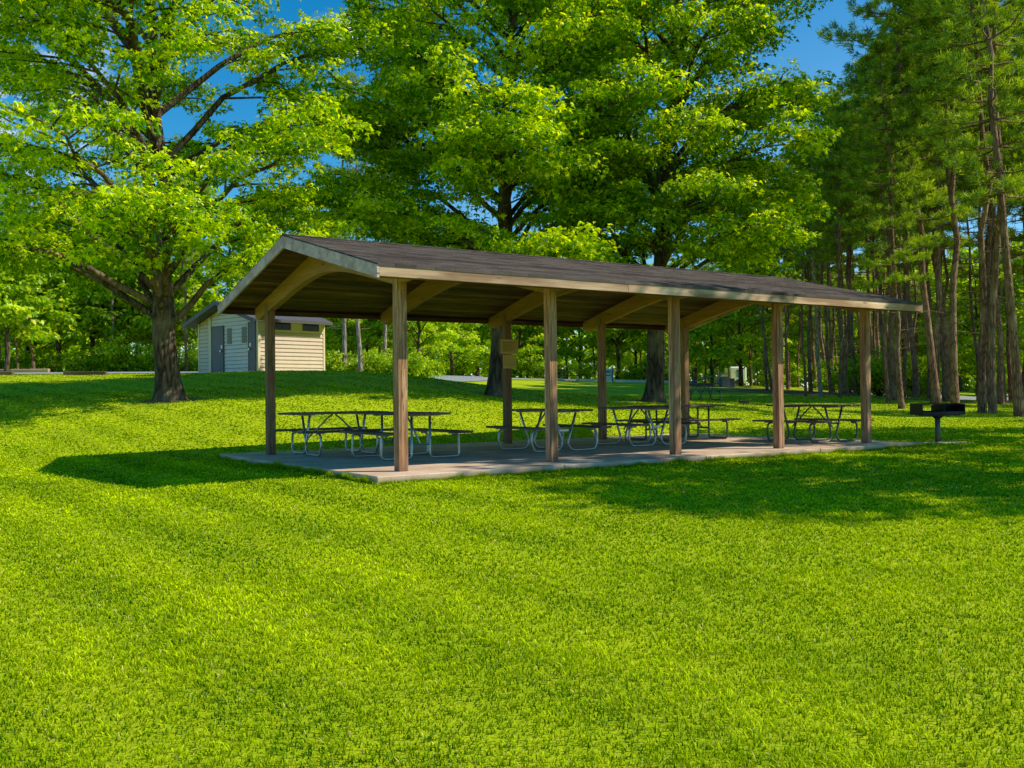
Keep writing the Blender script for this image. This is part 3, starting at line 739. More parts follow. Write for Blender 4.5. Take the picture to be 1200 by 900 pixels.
# timbers bounding the parking edge
def timber(px0, px1, Y, h, d, mat, name, label, cat, lift=0):
    x0, x1 = xat(px0, Y), xat(px1, Y); z = Tz((x0 + x1) / 2, Y)
    mb = MB(int(px0) + 300); mb.box(-(x1 - x0) / 2, (x1 - x0) / 2, -d / 2, d / 2, -.1, h, .03); o = mb.build(name, mat); o.location = ((x0 + x1) / 2, Y, z + lift)
    return tag(o, label, cat)
timber(-40, 16, 44, .17, .22, M['log'], 'timber_barrier', 'dark brown timber wheel stop at the left edge, before the road', 'timber barrier')
timber(75, 125, 44, .17, .22, M['log'], 'timber_barrier', 'dark brown timber wheel stop lying midway between photo edge and big left maple', 'timber barrier')
timber(-30, 58, 54, .24, .25, M['logpink'], 'timber_barrier', 'faded reddish timber across the far side of the left road', 'timber barrier')
timber(866, 877, 38, .12, .25, M['log'], 'timber_block', 'low brown timber block lying on the lawn beyond the shelter', 'timber block')
# far kerb
for i, (pa, pb, Y0, Y1) in enumerate(((642, 660, 71.5, 71.8), (676, 790, 72, 73.2), (800, 812, 73.4, 73.5), (500, 566, 69, 69.6))):
    mb = MB(320 + i); N_ = 14
    for k in range(N_):
        f0, f1 = k / N_, (k + 1) / N_; xa, xb = xat(pa + (pb - pa) * f0, Y0), xat(pa + (pb - pa) * f1, Y0)
        ya, yb = Y0 + (Y1 - Y0) * f0, Y0 + (Y1 - Y0) * f1
        mb.beam((xa, ya, Tz(xa, ya) + .08), (xb - .01, yb, Tz(xb, yb) + .08), .2, .22)
    o = mb.build('kerb', M['white']); tag(o, 'white concrete kerb along the far road', None, kind='structure')
# blue and white sign by the far road
y_ = 71; x_ = xat(713.5, y_); z_ = Tz(x_, y_)
sg = empty('road_sign', (x_, y_, z_), R(0), label='small blue and white sign by the far road, right of a rear shelter post', cat='sign')
mb = MB(330); mb.beam((.3, 0, -.1), (.3, 0, 1.15), .08, .08, (1, 0, 0)); mb.beam((-.3, 0, -.1), (-.3, 0, 1.15), .08, .08, (1, 0, 0)); mb.build('sign_post', M['log'], sg)
mb = MB(331); mb.box(-.30, .2, -.05, -.02, .15, 1.0); mb.build('panel', M['white'], sg)
mb = MB(332); mb.box(.2, .34, -.05, -.02, .12, 1.0); mb.box(-.22, .14, -.056, -.0505, .68, .84); mb.box(-.22, .14, -.056, -.0505, .45, .55); mb.build('blue_panel', M['blue'], sg)
# slate timber play ramp
y_ = 60; x_ = xat(826, y_); z_ = Tz(x_, y_) - .02
pr_ = empty('play_ramp', (x_, y_, z_), 0, label='low slate timber ramp with pale leaning side boards near the pines', cat='play ramp')
mb = MB(340); mb.prism([(-1.1, .30), (.55, .68), (.55, .60), (-1.1, .22)], 'y', -.6, .6); mb.build('sloping_deck', M['slate'], pr_)
mb = MB(341); mb.box(-1.1, .55, -.45, .45, -.1, .20); 
mb.build('base', M['slate'], pr_)
mb = MB(342); mb.beam((.35, -.62, 0), (.95, -.62, .85), .05, .32, (0, 1, 0)); mb.box(.95, 1.45, -.5, .5, -.1, .62, .01); mb.build('side_panel', M['palegrey'], pr_)
mb = MB(343); mb.box(1.456, 1.75, -.45, .45, -.1, .5, .01); mb.build('end_box', M['slate'], pr_)
# white trailer beyond the pines
y_ = 92; x_ = xat(863, y_); z_ = Tz(x_, y_)
tr = empty('white_trailer', (x_, y_, z_), R(6), label='small white trailer with a blue window glimpsed between pine trunks', cat='trailer')
mb = MB(350); mb.box(-.9, .75, -.8, .8, .35, 1.75, .12); mb.build('body', M['white'], tr)
mb = MB(351); mb.box(-.25, .35, -.815, -.802, .75, 1.35); mb.build('window', M['blue'], tr)
mb = MB(352); mb.box(-.27, .37, -.83, -.816, 1.36, 1.44); mb.build('window_hood', M['dark'], tr)
for s in (-1, 1): mb = MB(353); mb.tube([(-.1 , s * .72, .28), (-.1, s * .86, .28)], .28, 16); mb.build('wheel', M['dark'], tr)
mb = MB(354); mb.box(-1.75, -.9, -.05, .05, .38, .46); mb.build('tow_bar', M['iron'], tr)
y_ = 92; x_ = xat(848.5, y_); z_ = Tz(x_, y_)
bx = empty('white_utility_box', (x_, y_, z_), 0, label='small white utility box left of the trailer beyond the lawn', cat='utility box')
mb = MB(355); mb.box(-.32, .32, -.25, .25, 0, 1.0, .03); mb.build('cabinet', M['white'], bx)
mb = MB(356); mb.box(-.37, .37, -.3, .3, 1.003, 1.06, .01); mb.build('lid', M['palegrey'], bx)
mb = MB(357); mb.box(-.2, .2, -.262, -.252, .5, .7); mb.build('plate', M['slate'], bx)

# ------------------------------------------------------------------ trees
LEAF = np.array([[0, 0, 0], [-.50, .28, -.10], [-.20, .50, .02], [0, 1.0, -.16], [.20, .50, .02], [.50, .28, -.10]])
LEAFT = np.array([[0, 1, 2], [0, 2, 3], [0, 3, 4], [0, 4, 5]])
LEAF2 = np.array([[0, 0, 0], [-.36, .45, -.06], [0, 1.0, -.14], [.36, .45, -.06]]); LEAF2T = np.array([[0, 1, 2], [0, 2, 3]])
def leaves(rs, centres, per, rad, flat, size, dark, lite, tipc=None, shape=0, droop=.5, yellow=None):
    """leaf sprays: flattened layers of drooping leaves round each centre; colour from depth in spray and chance"""
    LF, LT = (LEAF, LEAFT) if shape == 0 else (LEAF2, LEAF2T)
    C_ = np.asarray(centres); nC = len(C_); N_ = nC * per
    a = rs.rand(N_) * 6.283; r = np.sqrt(rs.rand(N_)) ; cr = np.repeat(rad * (.65 + .7 * rs.rand(nC)), per)
    tilt = np.repeat(rs.randn(nC, 2) * .22, per, 0)
    lx, ly = np.cos(a) * r * cr, np.sin(a) * r * cr
    lz = rs.randn(N_) * flat * .5 - .22 * (r ** 2) * cr + tilt[:, 0] * lx + tilt[:, 1] * ly
    P = np.repeat(C_, per, 0) + np.stack([lx, ly, lz], -1)
    yaw = a + rs.randn(N_) * .9 - 1.571
    pitch = -droop + rs.randn(N_) * .35; roll = rs.randn(N_) * .45
    s = size * (.6 + .7 * rs.rand(N_))
    L = LF[None] * s[:, None, None]
    cr_, sr_ = np.cos(roll)[:, None], np.sin(roll)[:, None]
    x = L[..., 0] * cr_ + L[..., 2] * sr_; z = -L[..., 0] * sr_ + L[..., 2] * cr_; y = L[..., 1]
    cp, sp = np.cos(pitch)[:, None], np.sin(pitch)[:, None]; y, z = y * cp - z * sp, y * sp + z * cp
    cy, sy = np.cos(yaw)[:, None], np.sin(yaw)[:, None]; x, y = x * cy - y * sy, x * sy + y * cy
    V = np.stack([x, y, z], -1) + P[:, None]
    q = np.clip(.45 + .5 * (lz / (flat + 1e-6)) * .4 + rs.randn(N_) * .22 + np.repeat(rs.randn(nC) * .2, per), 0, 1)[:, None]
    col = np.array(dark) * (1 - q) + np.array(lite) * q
    if yellow is not None:
        k = rs.rand(N_) < .12; col[k] = yellow
    nv = LF.shape[0]
    TT = (LT[None] + (np.arange(N_) * nv)[:, None, None]).reshape(-1, 3)
    return V.reshape(-1, 3), TT, np.repeat(col, nv, 0)

def wobble(rnd, a, b, n, amp, sag=0.0):
    a = Vector(a); b = Vector(b); L = (b - a).length; pts = []
    o = Vector((0, 0, 0))
    for i in range(n + 1):
        t_ = i / n
        if 0 < i < n: o = o * .6 + Vector((rnd.gauss(0, 1), rnd.gauss(0, 1), rnd.gauss(0, .6))) * amp * L
        pts.append(a.lerp(b, t_) + o * math.sin(math.pi * t_) + Vector((0, 0, sag * L * math.sin(math.pi * t_))))
    return pts
def at_path(p, t_):
    x = t_ * (len(p) - 1); i = min(int(x), len(p) - 2); return p[i].lerp(p[i + 1], x - i)

def make_maple(name, seed, H, rt, env, limbs, per, size, dark, lite, bark, first=2.6, lean=(0, 0), flare=1.5, spray=.62, sub=7, yellow=None, open_top=0.0, forks=3, shape=0, leafmat='leaf', extra=()):
    """env(h, azimuth) -> crown reach at height h; layered drooping sprays on sub-branches"""
    rnd = random.Random(seed); rs_ = np.random.RandomState(seed); mb = MB(seed); cen = []
    # trunk with root flare
    tp = wobble(rnd, (0, 0, -.25), (lean[0], lean[1], H * .93), 14, .008)
    tr_ = []
    for i, p in enumerate(tp):
        h = max(0, p.z) / H; r = rt * (1 - h) ** .85 * (1 + (flare - 1) * math.exp(-max(0, p.z) / .35)) + .02
        if p.z > first: r *= .86
        tr_.append(r)
    # lobed base
    nseg = 28; V = []; Fs = []
    zz = [-.25, 0, .15, .35, .7, 1.2, 1.8, 2.6]
    top = H * .93
    while zz[-1] < top - .6: zz.append(zz[-1] + .9)
    ph = [rnd.uniform(0, 6.28) for _ in range(3)]
    def centre(z): t_ = (z + .25) / (top + .25); return at_path(tp, max(0, min(1, t_)))
    for z in zz:
        c = centre(z); hz = max(0, z)
        r0 = rt * (1 - hz / H) ** .85 + .02; r0 *= .86 if hz > first + .5 else 1
        fl = (flare - 1) * .45 * math.exp(-hz / .30)
        for k in range(nseg):
            a_ = 6.2832 * k / nseg
            lob = 1 + fl * (1 + .8 * math.sin(5 * a_ + ph[0]) + .4 * math.sin(3 * a_ + ph[1])) + .06 * math.sin(4 * a_ + ph[2] + z)
            V.append((c.x + math.cos(a_) * r0 * lob, c.y + math.sin(a_) * r0 * lob, z))
    for i in range(len(zz) - 1):
        for k in range(nseg): k2 = (k + 1) % nseg; Fs.append((i * nseg + k, i * nseg + k2, (i + 1) * nseg + k2, (i + 1) * nseg + k))
    mb.add(V, Fs)
    arms = []
    az = rnd.uniform(0, 6.28)
    for i in range(limbs):
        f = i / (limbs - 1); h0 = first + (H * .88 - first) * f ** 1.05 + rnd.uniform(-.25, .25); az += 2.4 + rnd.gauss(0, .35)
        arms.append((h0, az, None))
    for e in extra: arms.append(e)
    for (h0, az_, tip_z) in arms:
        h0 = min(h0, H * .92); c = centre(h0)
        slope = rnd.uniform(.25, .60) + .35 * h0 / H
        hz = h0 + slope * env(min(h0 + 2.2, H * .9), az_) * .95
        if tip_z is not None: hz = tip_z
        reach = env(min(hz, H * .98), az_) * rnd.uniform(.78, 1.06)
        if reach < .5: continue
        tip = Vector((c.x * .6 + math.cos(az_) * reach, c.y * .6 + math.sin(az_) * reach, hz))
        Ln = (tip - c).length
        path = wobble(rnd, c, tip, 7, .028, .13 if tip_z is None else .10)
        r0 = min(.30 * rt, .020 * Ln + .015) 
        mb.tube(path, [r0 * (1 - .88 * j / 7) + .008 for j in range(8)], 7, False)
        ns = max(3, int(sub * Ln / 5))
        for j in range(ns):
            t_ = .28 + .72 * (j + rnd.random() * .6) / ns
            if t_ > 1: t_ = 1
            p = at_path(path, t_); sd_ = 1 if j % 2 else -1
            a2 = az_ + sd_ * rnd.uniform(.5, 1.25); l2 = Ln * (.36 * (1.15 - t_) + .10) * rnd.uniform(.7, 1.2)
            q = p + Vector((math.cos(a2) * l2, math.sin(a2) * l2, l2 * rnd.uniform(-.12, .30)))
            sp_ = wobble(rnd, p, q, 3, .04, .06)
            mb.tube(sp_, [r0 * .35 * (1 - t_ * .4) + .006, r0 * .25 + .005, r0 * .15 + .004, .005], 4, False)
            nk = max(2, int(l2 / .34))
            for k in range(nk):
                if rnd.random() < open_top * (p.z / H): continue
                c2 = at_path(sp_, min(1, .25 + .75 * (k + .5) / nk))
                w = Vector((rnd.gauss(0, .22), rnd.gauss(0, .22), rnd.gauss(.02, .12)))
                cen.append(tuple(c2 + w))
            cen.append(tuple(q))
        cen.append(tuple(tip))
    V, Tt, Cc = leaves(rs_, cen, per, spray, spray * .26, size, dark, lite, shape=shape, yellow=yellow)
    r = empty(name)
    me = mb.mesh('trunk', bark, True); link('trunk', me, r)
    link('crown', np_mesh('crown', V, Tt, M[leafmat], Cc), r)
    return r, len(cen)

def ell(zc, rz, rad, xs=1.0, bias=None, low=None):
    def f(h, az):
        q = (h - zc) / rz; r = rad * math.sqrt(max(0, 1 - q * q)) if abs(q) < 1 else 0
        if bias: r *= 1 + bias[1] * math.cos(az - bias[0])
        return r
    return f

DK, LT_, YE = (.09, .28, .002), (.78, .95, .005), (.90, .95, .010)
tA, nA = make_maple('maple_tree', 11, 16.5, .33, ell(7.0, 10.2, 6.7, bias=(math.pi, .10)), 44, 40, .145, DK, LT_, M['bark'], 2.1, (-.8, .5), 1.55, .48, 9, YE, .30,
                    extra=((1.9, 0.05, 4.9), (2.2, 3.0, 4.2), (2.6, 3.7, 3.9), (2.8, -1.2, 4.4), (2.9, 2.4, 4.2)))
def place(o, px, Y, dz=0.0, rot=0.0, label=None, cat='tree', group=None, X=None):
    x = xat(px, Y) if X is None else X; o.location = (x, Y, Tz(x, Y) + dz); o.rotation_euler = (0, 0, rot); return tag(o, label, cat, group)
place(tA, 199, 27, 0, 0, 'big spreading maple on the left lawn before the restroom')
tB, nB = make_maple('maple_tree', 23, 18.0, .30, ell(8.0, 11.0, 6.1), 46, 40, .165, DK, LT_, M['bark'], 2.6, (1.0, .3), 1.6, .54, 10, YE, .10,
                    extra=tuple((2.7 + .42 * i, i * 2.4 + .5, 3.1 + .62 * i) for i in range(13)))
place(tB, 580, 33, 0, 0, 'dense tall maple whose trunk rises behind the shelter, left of the notice board')
tC, nC = make_maple('maple_tree', 37, 19.0, .30, ell(8.6, 11.0, 5.2, bias=(0, .16)), 46, 40, .165, (.07, .23, .004), (.66, .84, .008), M['bark'], 2.9, (1.3, 0), 1.7, .54, 10, YE, .12,
                    extra=tuple((2.8 + .42 * i, i * 2.4 + 2.0, 3.0 + .62 * i) for i in range(13)))
place(tC, 766, 34, 0, 0, 'tall maple with upright limbs behind the shelter, rightmost of the big maples')
# maples outside the frame on the right whose shade falls across the lawn
tS, _ = make_maple('maple_tree', 51, 13.5, .30, ell(7.6, 6.0, 4.7), 26, 38, .24, DK, LT_, M['bark'], 2.8, (0, 0), 1.4, .55, 7, YE, .55, shape=1)
place(tS, 0, 12.8, 0, 0, 'round maple on the lawn right of the barbecue grill, outside the photo', X=15.2)
c = copy_tree(tS, (19.5, 21.5, Tz(19.5, 21.5)), 2.0, 1.05, label='second maple further back on the lawn right of the barbecue grill')

print('clusters', nA, nB, nC)
# background broadleaf trees, three shapes copied
BD, BL = (.13, .32, .006), (.70, .88, .02)
bgs = []
for i, (H_, rad, zc, rz_) in enumerate(((8.5, 2.9, 4.6, 4.4), (11.0, 3.4, 6.2, 5.6), (6.0, 2.4, 3.0, 3.2))):
    o, _ = make_maple('broadleaf_tree', 70 + i, H_, .13, ell(zc, rz_, rad), 20, 34, .30, BD, BL, M['bark'], .9 + .5 * i % 2, (rr.uniform(-.4, .4), 0), 1.2, .62, 6, (.60, .64, .03), .1, shape=1)
    bgs.append(o)
gb = 'broadleaf trees along the far road'; 
spots = []
for px, Y, k, s_ in ((8, 52.5, 2, .95), (33, 61, 0, 1.0), (70, 58, 2, 1.1), (110, 60, 2, 1.2), (150, 61, 0, .8), (190, 60, 2, 1.1), (222, 62, 2, .9), (-60, 58, 1, 1), (-140, 57, 0, 1), (40, 70, 1, 1), (130, 72, 1, 1.1), (205, 74, 1, 1),
                     (398, 62, 2, .9), (430, 60, 2, .8), (418, 70, 0, .8), (458, 64, 2, 1.0), (492, 60, 0, .9), (530, 76, 0, 1.0), (560, 84, 1, 1.1), (505, 86, 1, 1.2),
                     (610, 86, 0, 1.1), (642, 90, 1, 1.0), (680, 88, 0, 1.1), (725, 86, 2, 1.4), (745, 92, 0, 1.1), (790, 88, 1, 1), (815, 82, 0, .9), (835, 70, 0, .85), (868, 66, 0, 1.0), (900, 86, 1, 1.0),
                     (950, 84, 0, 1.1), (1010, 80, 1, 1.0), (1060, 74, 0, 1.1), (1110, 78, 0, 1.2), (1145, 72, 1, .9), (1185, 76, 0, 1.2), (1230, 70, 1, 1.1), (1290, 66, 0, 1.1),
                     (1125, 95, 1, 1.3), (1175, 100, 1, 1.4), (1225, 96, 1, 1.3), (1075, 100, 1, 1.3), (1020, 98, 1, 1.2), (965, 102, 1, 1.3), (330, 70, 1, 1.1), (270, 68, 1, 1.1), (370, 76, 1, 1.2)):
    spots.append((px, Y, k, s_))
used = set()
for i, (px, Y, k, s_) in enumerate(spots):
    x = xat(px, Y); z = Tz(x, Y) - .05
    lab = ('leafy broadleaf tree among the woods beyond the left road' if px < 260 else 'leafy broadleaf tree behind the mound and the restroom' if px < 540 else
           'leafy broadleaf tree beyond the far road behind the shelter' if px < 880 else 'sunlit broadleaf tree deep behind the pine trunks')
    grp = lab.replace('leafy broadleaf tree', 'broadleaf trees').replace('sunlit broadleaf tree', 'sunlit broadleaf trees')
    if k not in used: o = bgs[k]; used.add(k)
    else: o = copy_tree(bgs[k], (0, 0, 0))
    o.location = (x, Y, z); o.rotation_euler = (0, 0, rr.uniform(0, 6.28)); o.scale = (s_,) * 3
    tag(o, lab, 'tree', grp)

# low shrubs: sprays right down to the ground
def make_shrub(seed, h, rad, nst, per):
    rnd = random.Random(seed); mb = MB(seed); cen = []
    for i in range(nst):
        a = rnd.uniform(0, 6.28); r = rad * rnd.uniform(.3, 1); q = Vector((math.cos(a) * r, math.sin(a) * r, h * rnd.uniform(.35, 1) * (1 - .35 * (r / rad) ** 2)))
        p = wobble(rnd, (0, 0, -.05), q, 4, .05, .1); mb.tube(p, [.03, .025, .018, .012, .006], 4, False)
        for k in range(6): cen.append(tuple(at_path(p, .3 + .7 * k / 5) + Vector((rnd.gauss(0, .18), rnd.gauss(0, .18), rnd.gauss(0, .15)))))
    V, Tt, Cc = leaves(np.random.RandomState(seed), cen, per, .42, .15, .20, (.12, .30, .006), (.64, .84, .02), shape=1, yellow=(.52, .58, .03))
    r = empty('shrub'); link('stems', mb.mesh('stems', M['bark'], True), r); link('foliage', np_mesh('foliage', V, Tt, M['leaf'], Cc), r); return r
shr = [make_shrub(91, 2.2, 1.5, 16, 20), make_shrub(92, 3.2, 1.9, 20, 20)]
us = set()
sh_spots = [(-120, 57, 1), (-80, 56, 0), (-40, 57, 1), (0, 58, 1), (30, 57, 0), (62, 57, 1), (85, 56, 0), (104, 57, 1), (128, 57, 0), (148, 57, 1), (170, 57, 0), (190, 57, 1), (212, 58, 0), (228, 58, 0), (242, 60, 1),
            (392, 56, 0), (412, 57, 0), (428, 56, 0), (446, 57, 1), (462, 55, 0), (478, 54, 1), (494, 56, 0), (484, 66, 1), (510, 80, 1), (540, 82, 1), (600, 84, 1), (630, 84, 1), (655, 86, 0), (690, 85, 1), (735, 84, 0), (752, 84, 1), (780, 84, 0),
            (905, 66, 0), (925, 72, 1), (975, 64, 0), (1008, 56, 1), (1030, 54, 1), (1048, 56, 1), (1075, 52, 1), (1088, 56, 1), (1020, 62, 1), (990, 58, 1), (1062, 62, 1), (1150, 90, 1), (1185, 88, 1), (1105, 92, 1)]
for i, (px, Y, k) in enumerate(sh_spots):
    x = xat(px, Y); lab = ('leafy shrub at the wood edge beyond the left road' if px < 260 else 'leafy shrub on the slope right of the restroom' if px < 500 else 'low shrub beyond the far road behind the shelter' if px < 800 else 'dark shrub growing between the pine trunks')
    if k not in us: o = shr[k]; us.add(k)
    else: o = copy_tree(shr[k], (0, 0, 0))
    o.location = (x, Y, Tz(x, Y) - .05); o.rotation_euler = (0, 0, rr.uniform(0, 6.28)); s_ = rr.uniform(.6, 1.1) * (.8 if px < 500 else 1); o.scale = (s_,) * 3
    tag(o, lab, 'shrub', lab.replace('shrub', 'shrubs'))

# pines
def needles(rs, cen, nd, per, ln, w, dark, lite):
    C_ = np.repeat(np.asarray(cen), per, 0); N_ = len(C_); D = np.repeat(np.asarray(nd), per, 0)
    d = rs.randn(N_, 3) * .75 + D * .9; d[:, 2] += .35; d /= np.linalg.norm(d, axis=1)[:, None]
    s = np.cross(d, rs.randn(N_, 3)); s /= np.linalg.norm(s, axis=1)[:, None]
    L_ = ln * (.6 + .6 * rs.rand(N_))[:, None]; j = rs.randn(N_, 3) * .055
    a = C_ + j; V = np.stack([a - s * w * .35, a + s * w * .35, a + d * L_ * .6 + s * w * .5, a + d * L_ * .6 - s * w * .5, a + d * L_], 1)
    q = np.clip(.4 + .25 * d[:, 2] + rs.randn(N_) * .2 + np.repeat(rs.randn(len(cen)) * .18, per), 0, 1)[:, None]
    col = np.array(dark) * (1 - q) + np.array(lite) * q
    Tt = (np.array([[0, 1, 2], [0, 2, 3], [3, 2, 4]])[None] + (np.arange(N_) * 5)[:, None, None]).reshape(-1, 3)
    return V.reshape(-1, 3), Tt, np.repeat(col, 5, 0)
def make_pine(seed, H, rt, cb, reach, bark, fork=False, bend=.3, per=32, wh=.78):
    rnd = random.Random(seed); rs_ = np.random.RandomState(seed); mb = MB(seed); cen = []; nd = []
    tp = wobble(rnd, (0, 0, -.2), (rnd.uniform(-bend, bend), rnd.uniform(-bend, bend), H), 12, .006)
    mb.tube(tp, [rt * (1.25 if i == 0 else 1) * (1 - i / 12.6) ** .75 for i in range(13)], 10, False)
    stems = [tp]
    if fork:
        b_ = at_path(tp, .38); q = Vector((b_.x + rnd.choice((-1, 1)) * 1.1, b_.y + .3, H * .93)); fp = wobble(rnd, b_, q, 8, .01)
        mb.tube(fp, [rt * .62 * (1 - i / 8.6) for i in range(9)], 8, False); stems.append(fp)
    # dead stubs below the crown
    h = H * .16
    while h < cb * H:
        p = at_path(tp, h / H); a = rnd.uniform(0, 6.28); l = rnd.uniform(.3, 1.5)
        if rnd.random() < .75: mb.tube(wobble(rnd, p, p + Vector((math.cos(a) * l, math.sin(a) * l, rnd.uniform(-.25, .2))), 3, .06), [.022, .016, .01, .005], 4, False)
        h += rnd.uniform(.2, .5)
    for si, stp in enumerate(stems):
        h = cb * H if si == 0 else H * .6
        while h < H * .99:
            f = (h - cb * H) / (H * (1 - cb)); f = max(0, min(1, f))
            R_ = reach * (.55 + 1.1 * f) if f < .35 else reach * (1.0 - .82 * ((f - .35) / .65) ** 1.15)
            z0 = (h / H) if si == 0 else (h / H - .38) / .55
            p = at_path(stp, max(0, min(1, z0))); n_ = rnd.choice((3, 4, 4, 5)); a0 = rnd.uniform(0, 6.28)
            for i in range(n_):
                a = a0 + i * 6.283 / n_ + rnd.gauss(0, .25); l = R_ * rnd.uniform(.55, 1.12) * (.75 if si else 1)
                if l < .3: continue
                q = p + Vector((math.cos(a) * l, math.sin(a) * l, l * (.05 + .35 * f) + rnd.gauss(0, .12)))
                bp = wobble(rnd, p, q, 5, .03, -.05)
                mb.tube(bp, [.045 * (1 - f * .6), .036, .028, .018, .012, .006], 4, False)
                nn_ = max(3, int(l / .33))
                for k in range(nn_):
                    t_ = .30 + .70 * (k + .5) / nn_; c = at_path(bp, t_); w = (1.15 - t_) * l * .42
                    for s in (-1, 0, 1):
                        if rnd.random() < .18: continue
                        o = Vector((-math.sin(a) * s * w * rnd.uniform(.4, 1) + rnd.gauss(0, .06), math.cos(a) * s * w * rnd.uniform(.4, 1) + rnd.gauss(0, .06), rnd.gauss(.07, .07)))
                        cen.append(tuple(c + o)); nd.append((math.cos(a + s * .6), math.sin(a + s * .6), .3))
            h += wh * rnd.uniform(.7, 1.3)
    V, Tt, Cc = needles(rs_, cen, nd, per, .25, .026, (.05, .14, .022), (.56, .72, .065))
    r = empty('pine_tree'); link('trunk', mb.mesh('trunk', bark, True), r); link('crown', np_mesh('crown', V, Tt, M['needle'], Cc), r)
    return r
pines = [make_pine(201, 19, .145, .36, 3.5, M['pinebark']), make_pine(202, 20, .15, .52, 3.0, M['pinebark'], True), make_pine(203, 18, .125, .58, 2.3, M['pinebark'], bend=.6),
         make_pine(204, 21, .15, .36, 3.6, M['pinebark']), make_pine(205, 17, .095, .66, 1.9, M['pinebark'], bend=.5), make_pine(206, 19, .15, .52, 2.9, M['palebark'])]
up = set()
PH = (19, 20, 18, 21, 17, 19)
def pine(px, Y, k, label, group=None, tilt=0.0, s_=1.0, rot=None, X=None):
    if 860 < px < 1090 and X is None: s_ = min(s_, (458 - (160 - (px - 945) * 1.2)) * Y / F / PH[k])
    x = xat(px, Y) if X is None else X
    if k not in up: o = pines[k]; up.add(k)
    else: o = copy_tree(pines[k], (0, 0, 0))
    if 'group' in o: del o['group']
    o.location = (x, Y, Tz(x, Y) - .05); rz_ = rr.uniform(0, 6.28) if rot is None else rot
    o.rotation_euler = (Matrix.Rotation(tilt, 3, 'Y') @ Matrix.Rotation(rz_, 3, 'Z')).to_euler(); o.scale = (s_,) * 3
    return tag(o, label, 'tree', group)
pine(1056, 36.5, 0, 'leaning pine with bare trunk between the last post and the barbecue grill', tilt=-.05)
pine(1098, 38.5, 3, 'slim leaning pine rising directly behind the barbecue grill', tilt=-.085)
pine(1119, 37.5, 1, 'forked straight pine just right of the barbecue grill', tilt=-.01)
pine(1150, 34.5, 2, 'dark pine with short dead stubs, left one of the pair near the right edge', tilt=-.03, s_=1.1)
pine(1163, 34.0, 4, 'upright thin pine, right one of the pair near the right edge', s_=1.35)
pine(1194, 32.0, 3, 'thick leaning pine at the right edge of the photo', tilt=-.06, s_=1.0)
pine(962, 44.0, 5, 'pale barked pine behind the dark table, between the last two front posts', tilt=-.02, s_=.74)
pine(944, 44.5, 4, 'thin dark pine just left of the pale barked pine', s_=.82)
pine(905, 52, 2, 'dark pine left of the fourth front post', tilt=-.08, s_=.84)
pine(984, 43.5, 4, 'thin straight pine just right of the pale barked pine', s_=.86)
pine(899, 56, 0, 'leaning pine at the left end of the pine wood, behind the fourth post', tilt=-.07, s_=.84)
gp = 'pines standing deep in the right-hand wood'
rp = random.Random(77); cnt = 0; taken = []
tries = 0
while cnt < 88 and tries < 6000:
    tries += 1
    Y = rp.uniform(40, 74); px = rp.uniform(862, 1500); x = xat(px, Y)
    edge = 72 - (px - 862) * .20 if px < 1060 else 40
    if Y < max(edge, 39): continue
    if Y > 57 and px > 1080: continue
    if px > 1300 and Y > 50: continue
    if any((x - a) ** 2 + (Y - b_) ** 2 < 2.0 ** 2 for a, b_ in taken): continue
    taken.append((x, Y)); cnt += 1
    pine(px, Y, rp.choice((1, 2, 4, 4, 2, 4, 0)), 'slender pine deep in the right-hand wood', gp, tilt=rp.gauss(-.012, .022), s_=rp.uniform(.85, 1.12) * (.86 if px < 1010 else 1))
for (x, Y, k) in ((33, 33, 1), (36, 28, 0), (30, 44, 2), (39, 38, 3)):
    pine(0, Y, k, 'tall pine on the wood edge to the right, outside the photo', 'pines to the right outside the photo', tilt=rp.gauss(-.02, .03), X=x)
gl_ = 'bare trunked pines in the woods beyond the left road'
for (px, Y, k) in ((21, 54, 4), (40, 55, 2), (-50, 60, 0), (128, 58, 5), (146, 60, 2), (162, 60, 5), (96, 72, 2), (226, 60, 5), (219, 57, 2), (60, 76, 0), (0, 74, 1), (180, 78, 1), (-100, 66, 3), (110, 82, 3), (30, 84, 3), (210, 84, 3)):
    pine(px, Y, k, 'bare trunked pine in the woods beyond the left road', gl_, tilt=rp.gauss(0, .02), s_=rp.uniform(.62, .8))
for (px, Y, k, t_) in ((403, 56, 5, 'pale bare trunk just right of the restroom, first of two'), (423, 55, 5, 'pale bare trunk, second to the right of the restroom'), (444, 60, 4, 'thin trunk left of the front left post'), (452, 57, 5, 'pale trunk touching the front left post from the left')):
    pine(px, Y, k, t_, None, s_=.92)
gm = 'tall pines behind the far road'
for (px, Y, k) in ((500, 92, 0), (535, 96, 3), (575, 98, 1), (618, 92, 0), (640, 96, 3), (665, 94, 1), (697, 90, 2), (722, 96, 0), (750, 92, 5), (785, 95, 3), (812, 84, 0), (826, 86, 2), (842, 80, 4), (855, 78, 0), (870, 74, 2), (880, 70, 1), (888, 74, 4), (330, 84, 0), (370, 80, 3), (290, 80, 1), (250, 86, 3), (410, 84, 0), (455, 86, 3)):
    pine(px, Y, k, 'tall pine in the row behind the far road', gm, tilt=rp.gauss(0, .02), s_=rp.uniform(.55, .75))

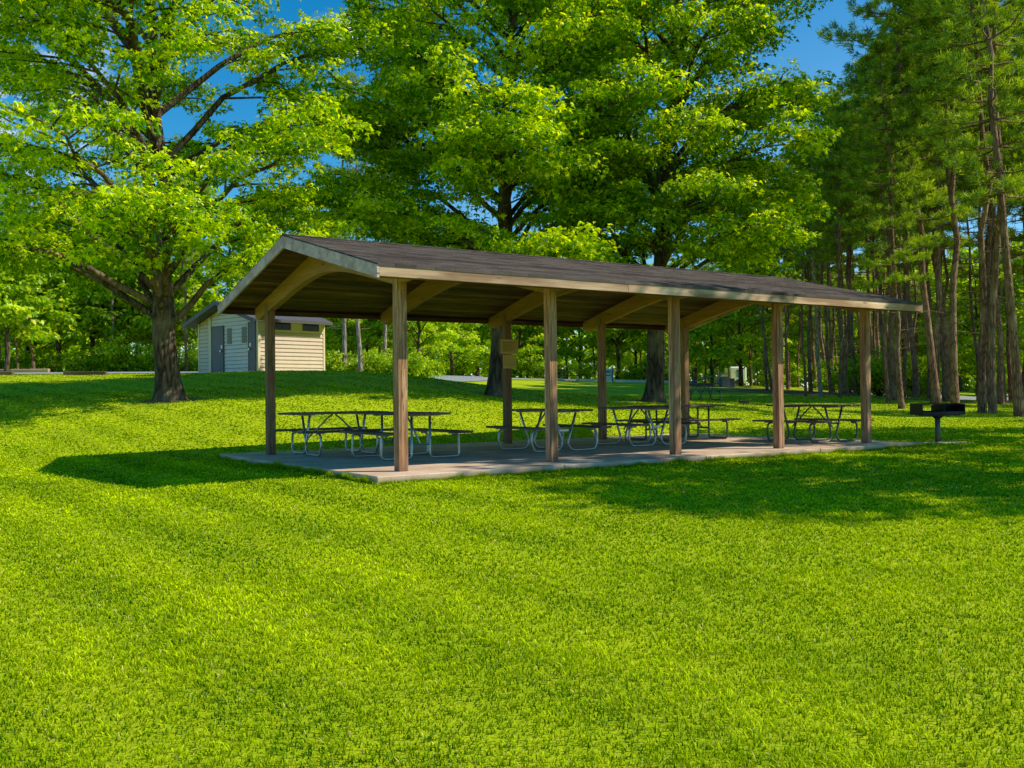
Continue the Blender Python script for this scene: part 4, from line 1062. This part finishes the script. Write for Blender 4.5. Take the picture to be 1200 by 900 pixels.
# the woods far behind close the view: one mass of foliage
rs3 = np.random.RandomState(9); cen = []
for i in range(5200):
    a = rs3.uniform(-.85, .80); D = rs3.uniform(104, 132); x = math.sin(a) * D; y = math.cos(a) * D * 1.0 + 2
    hmax = (9 if x < 20 else 12) + 5 * math.sin(a * 9 + 1) + 3 * math.sin(a * 23)
    cen.append((x, y, 1.5 + abs(rs3.rand() ** .8) * hmax))
V, Tt, Cc = leaves(rs3, cen, 22, 1.8, 1.5, .8, (.14, .32, .01), (.74, .88, .03), shape=1, yellow=(.6, .66, .05))
fw = link('far_wood', np_mesh('far_wood', V, Tt, M['leaf'], Cc)); tag(fw, 'distant leafy woods closing the view', None, kind='stuff')

# ------------------------------------------------------------------ sky
w = bpy.data.worlds.new("World"); sc.world = w; w.use_nodes = True; t = NT(w.node_tree); t.n.clear()
out = t.n.new('ShaderNodeOutputWorld'); bg = t.n.new('ShaderNodeBackground'); t.l.new(bg.outputs[0], out.inputs[0])
sky = t.n.new('ShaderNodeTexSky'); sky.sky_type = 'NISHITA'; sky.sun_disc = False; sky.sun_elevation = SUN_EL; sky.sun_rotation = SUN_AZ
sky.altitude = 300; sky.air_density = 1.0; sky.dust_density = .1; sky.ozone_density = 5.0
hs = t.n.new('ShaderNodeHueSaturation'); hs.inputs['Hue'].default_value = .488; hs.inputs['Saturation'].default_value = 1.36; hs.inputs['Value'].default_value = 1.0
t.put(hs.inputs['Color'], sky.outputs[0])
tc = t.n.new('ShaderNodeTexCoord').outputs['Generated']
def blob(d, k0, k1):
    d = Vector(d).normalized(); v = t.n.new('ShaderNodeVectorMath'); v.operation = 'DOT_PRODUCT'
    t.put(v.inputs[0], nrm); v.inputs[1].default_value = d
    return t.math('MULTIPLY', t.math('SUBTRACT', v.outputs['Value'], k0), 1 / (k1 - k0), clamp=True)
nv_ = t.n.new('ShaderNodeVectorMath'); nv_.operation = 'NORMALIZE'; t.put(nv_.inputs[0], tc); nrm = nv_.outputs[0]
wisp = t.noise(t.mapping(nrm, (1, 1, 2.4)), 3.2, 8, .62, .3)
b1 = blob((-.165, 1, .372), .99972, .99993); b2 = blob((-.52, 1, .33), .992, .999); b3 = blob((.38, 1, .16), .96, .995)
n_ = t.noise(t.mapping(nrm, (1, 1, 1.6)), 45, 5, .6)
cm = t.math('MAXIMUM', t.math('MULTIPLY', t.math('ADD', b1, t.math('SUBTRACT', n_, .5)), b1, clamp=True), t.math('MULTIPLY', t.math('MULTIPLY', b2, t.ramp(n_, [(.45, (0, 0, 0)), (.62, (1, 1, 1))])), .55))
cm = t.math('MAXIMUM', cm, t.math('MULTIPLY', b3, .08))
cm = t.math('MAXIMUM', cm, t.math('MULTIPLY', t.ramp(wisp, [(.60, (0, 0, 0)), (.8, (1, 1, 1))]), .2))
skyc = t.mix(cm, hs.outputs[0], (7.2, 7.6, 8.2))
t.put(bg.inputs[0], skyc); bg.inputs[1].default_value = .15
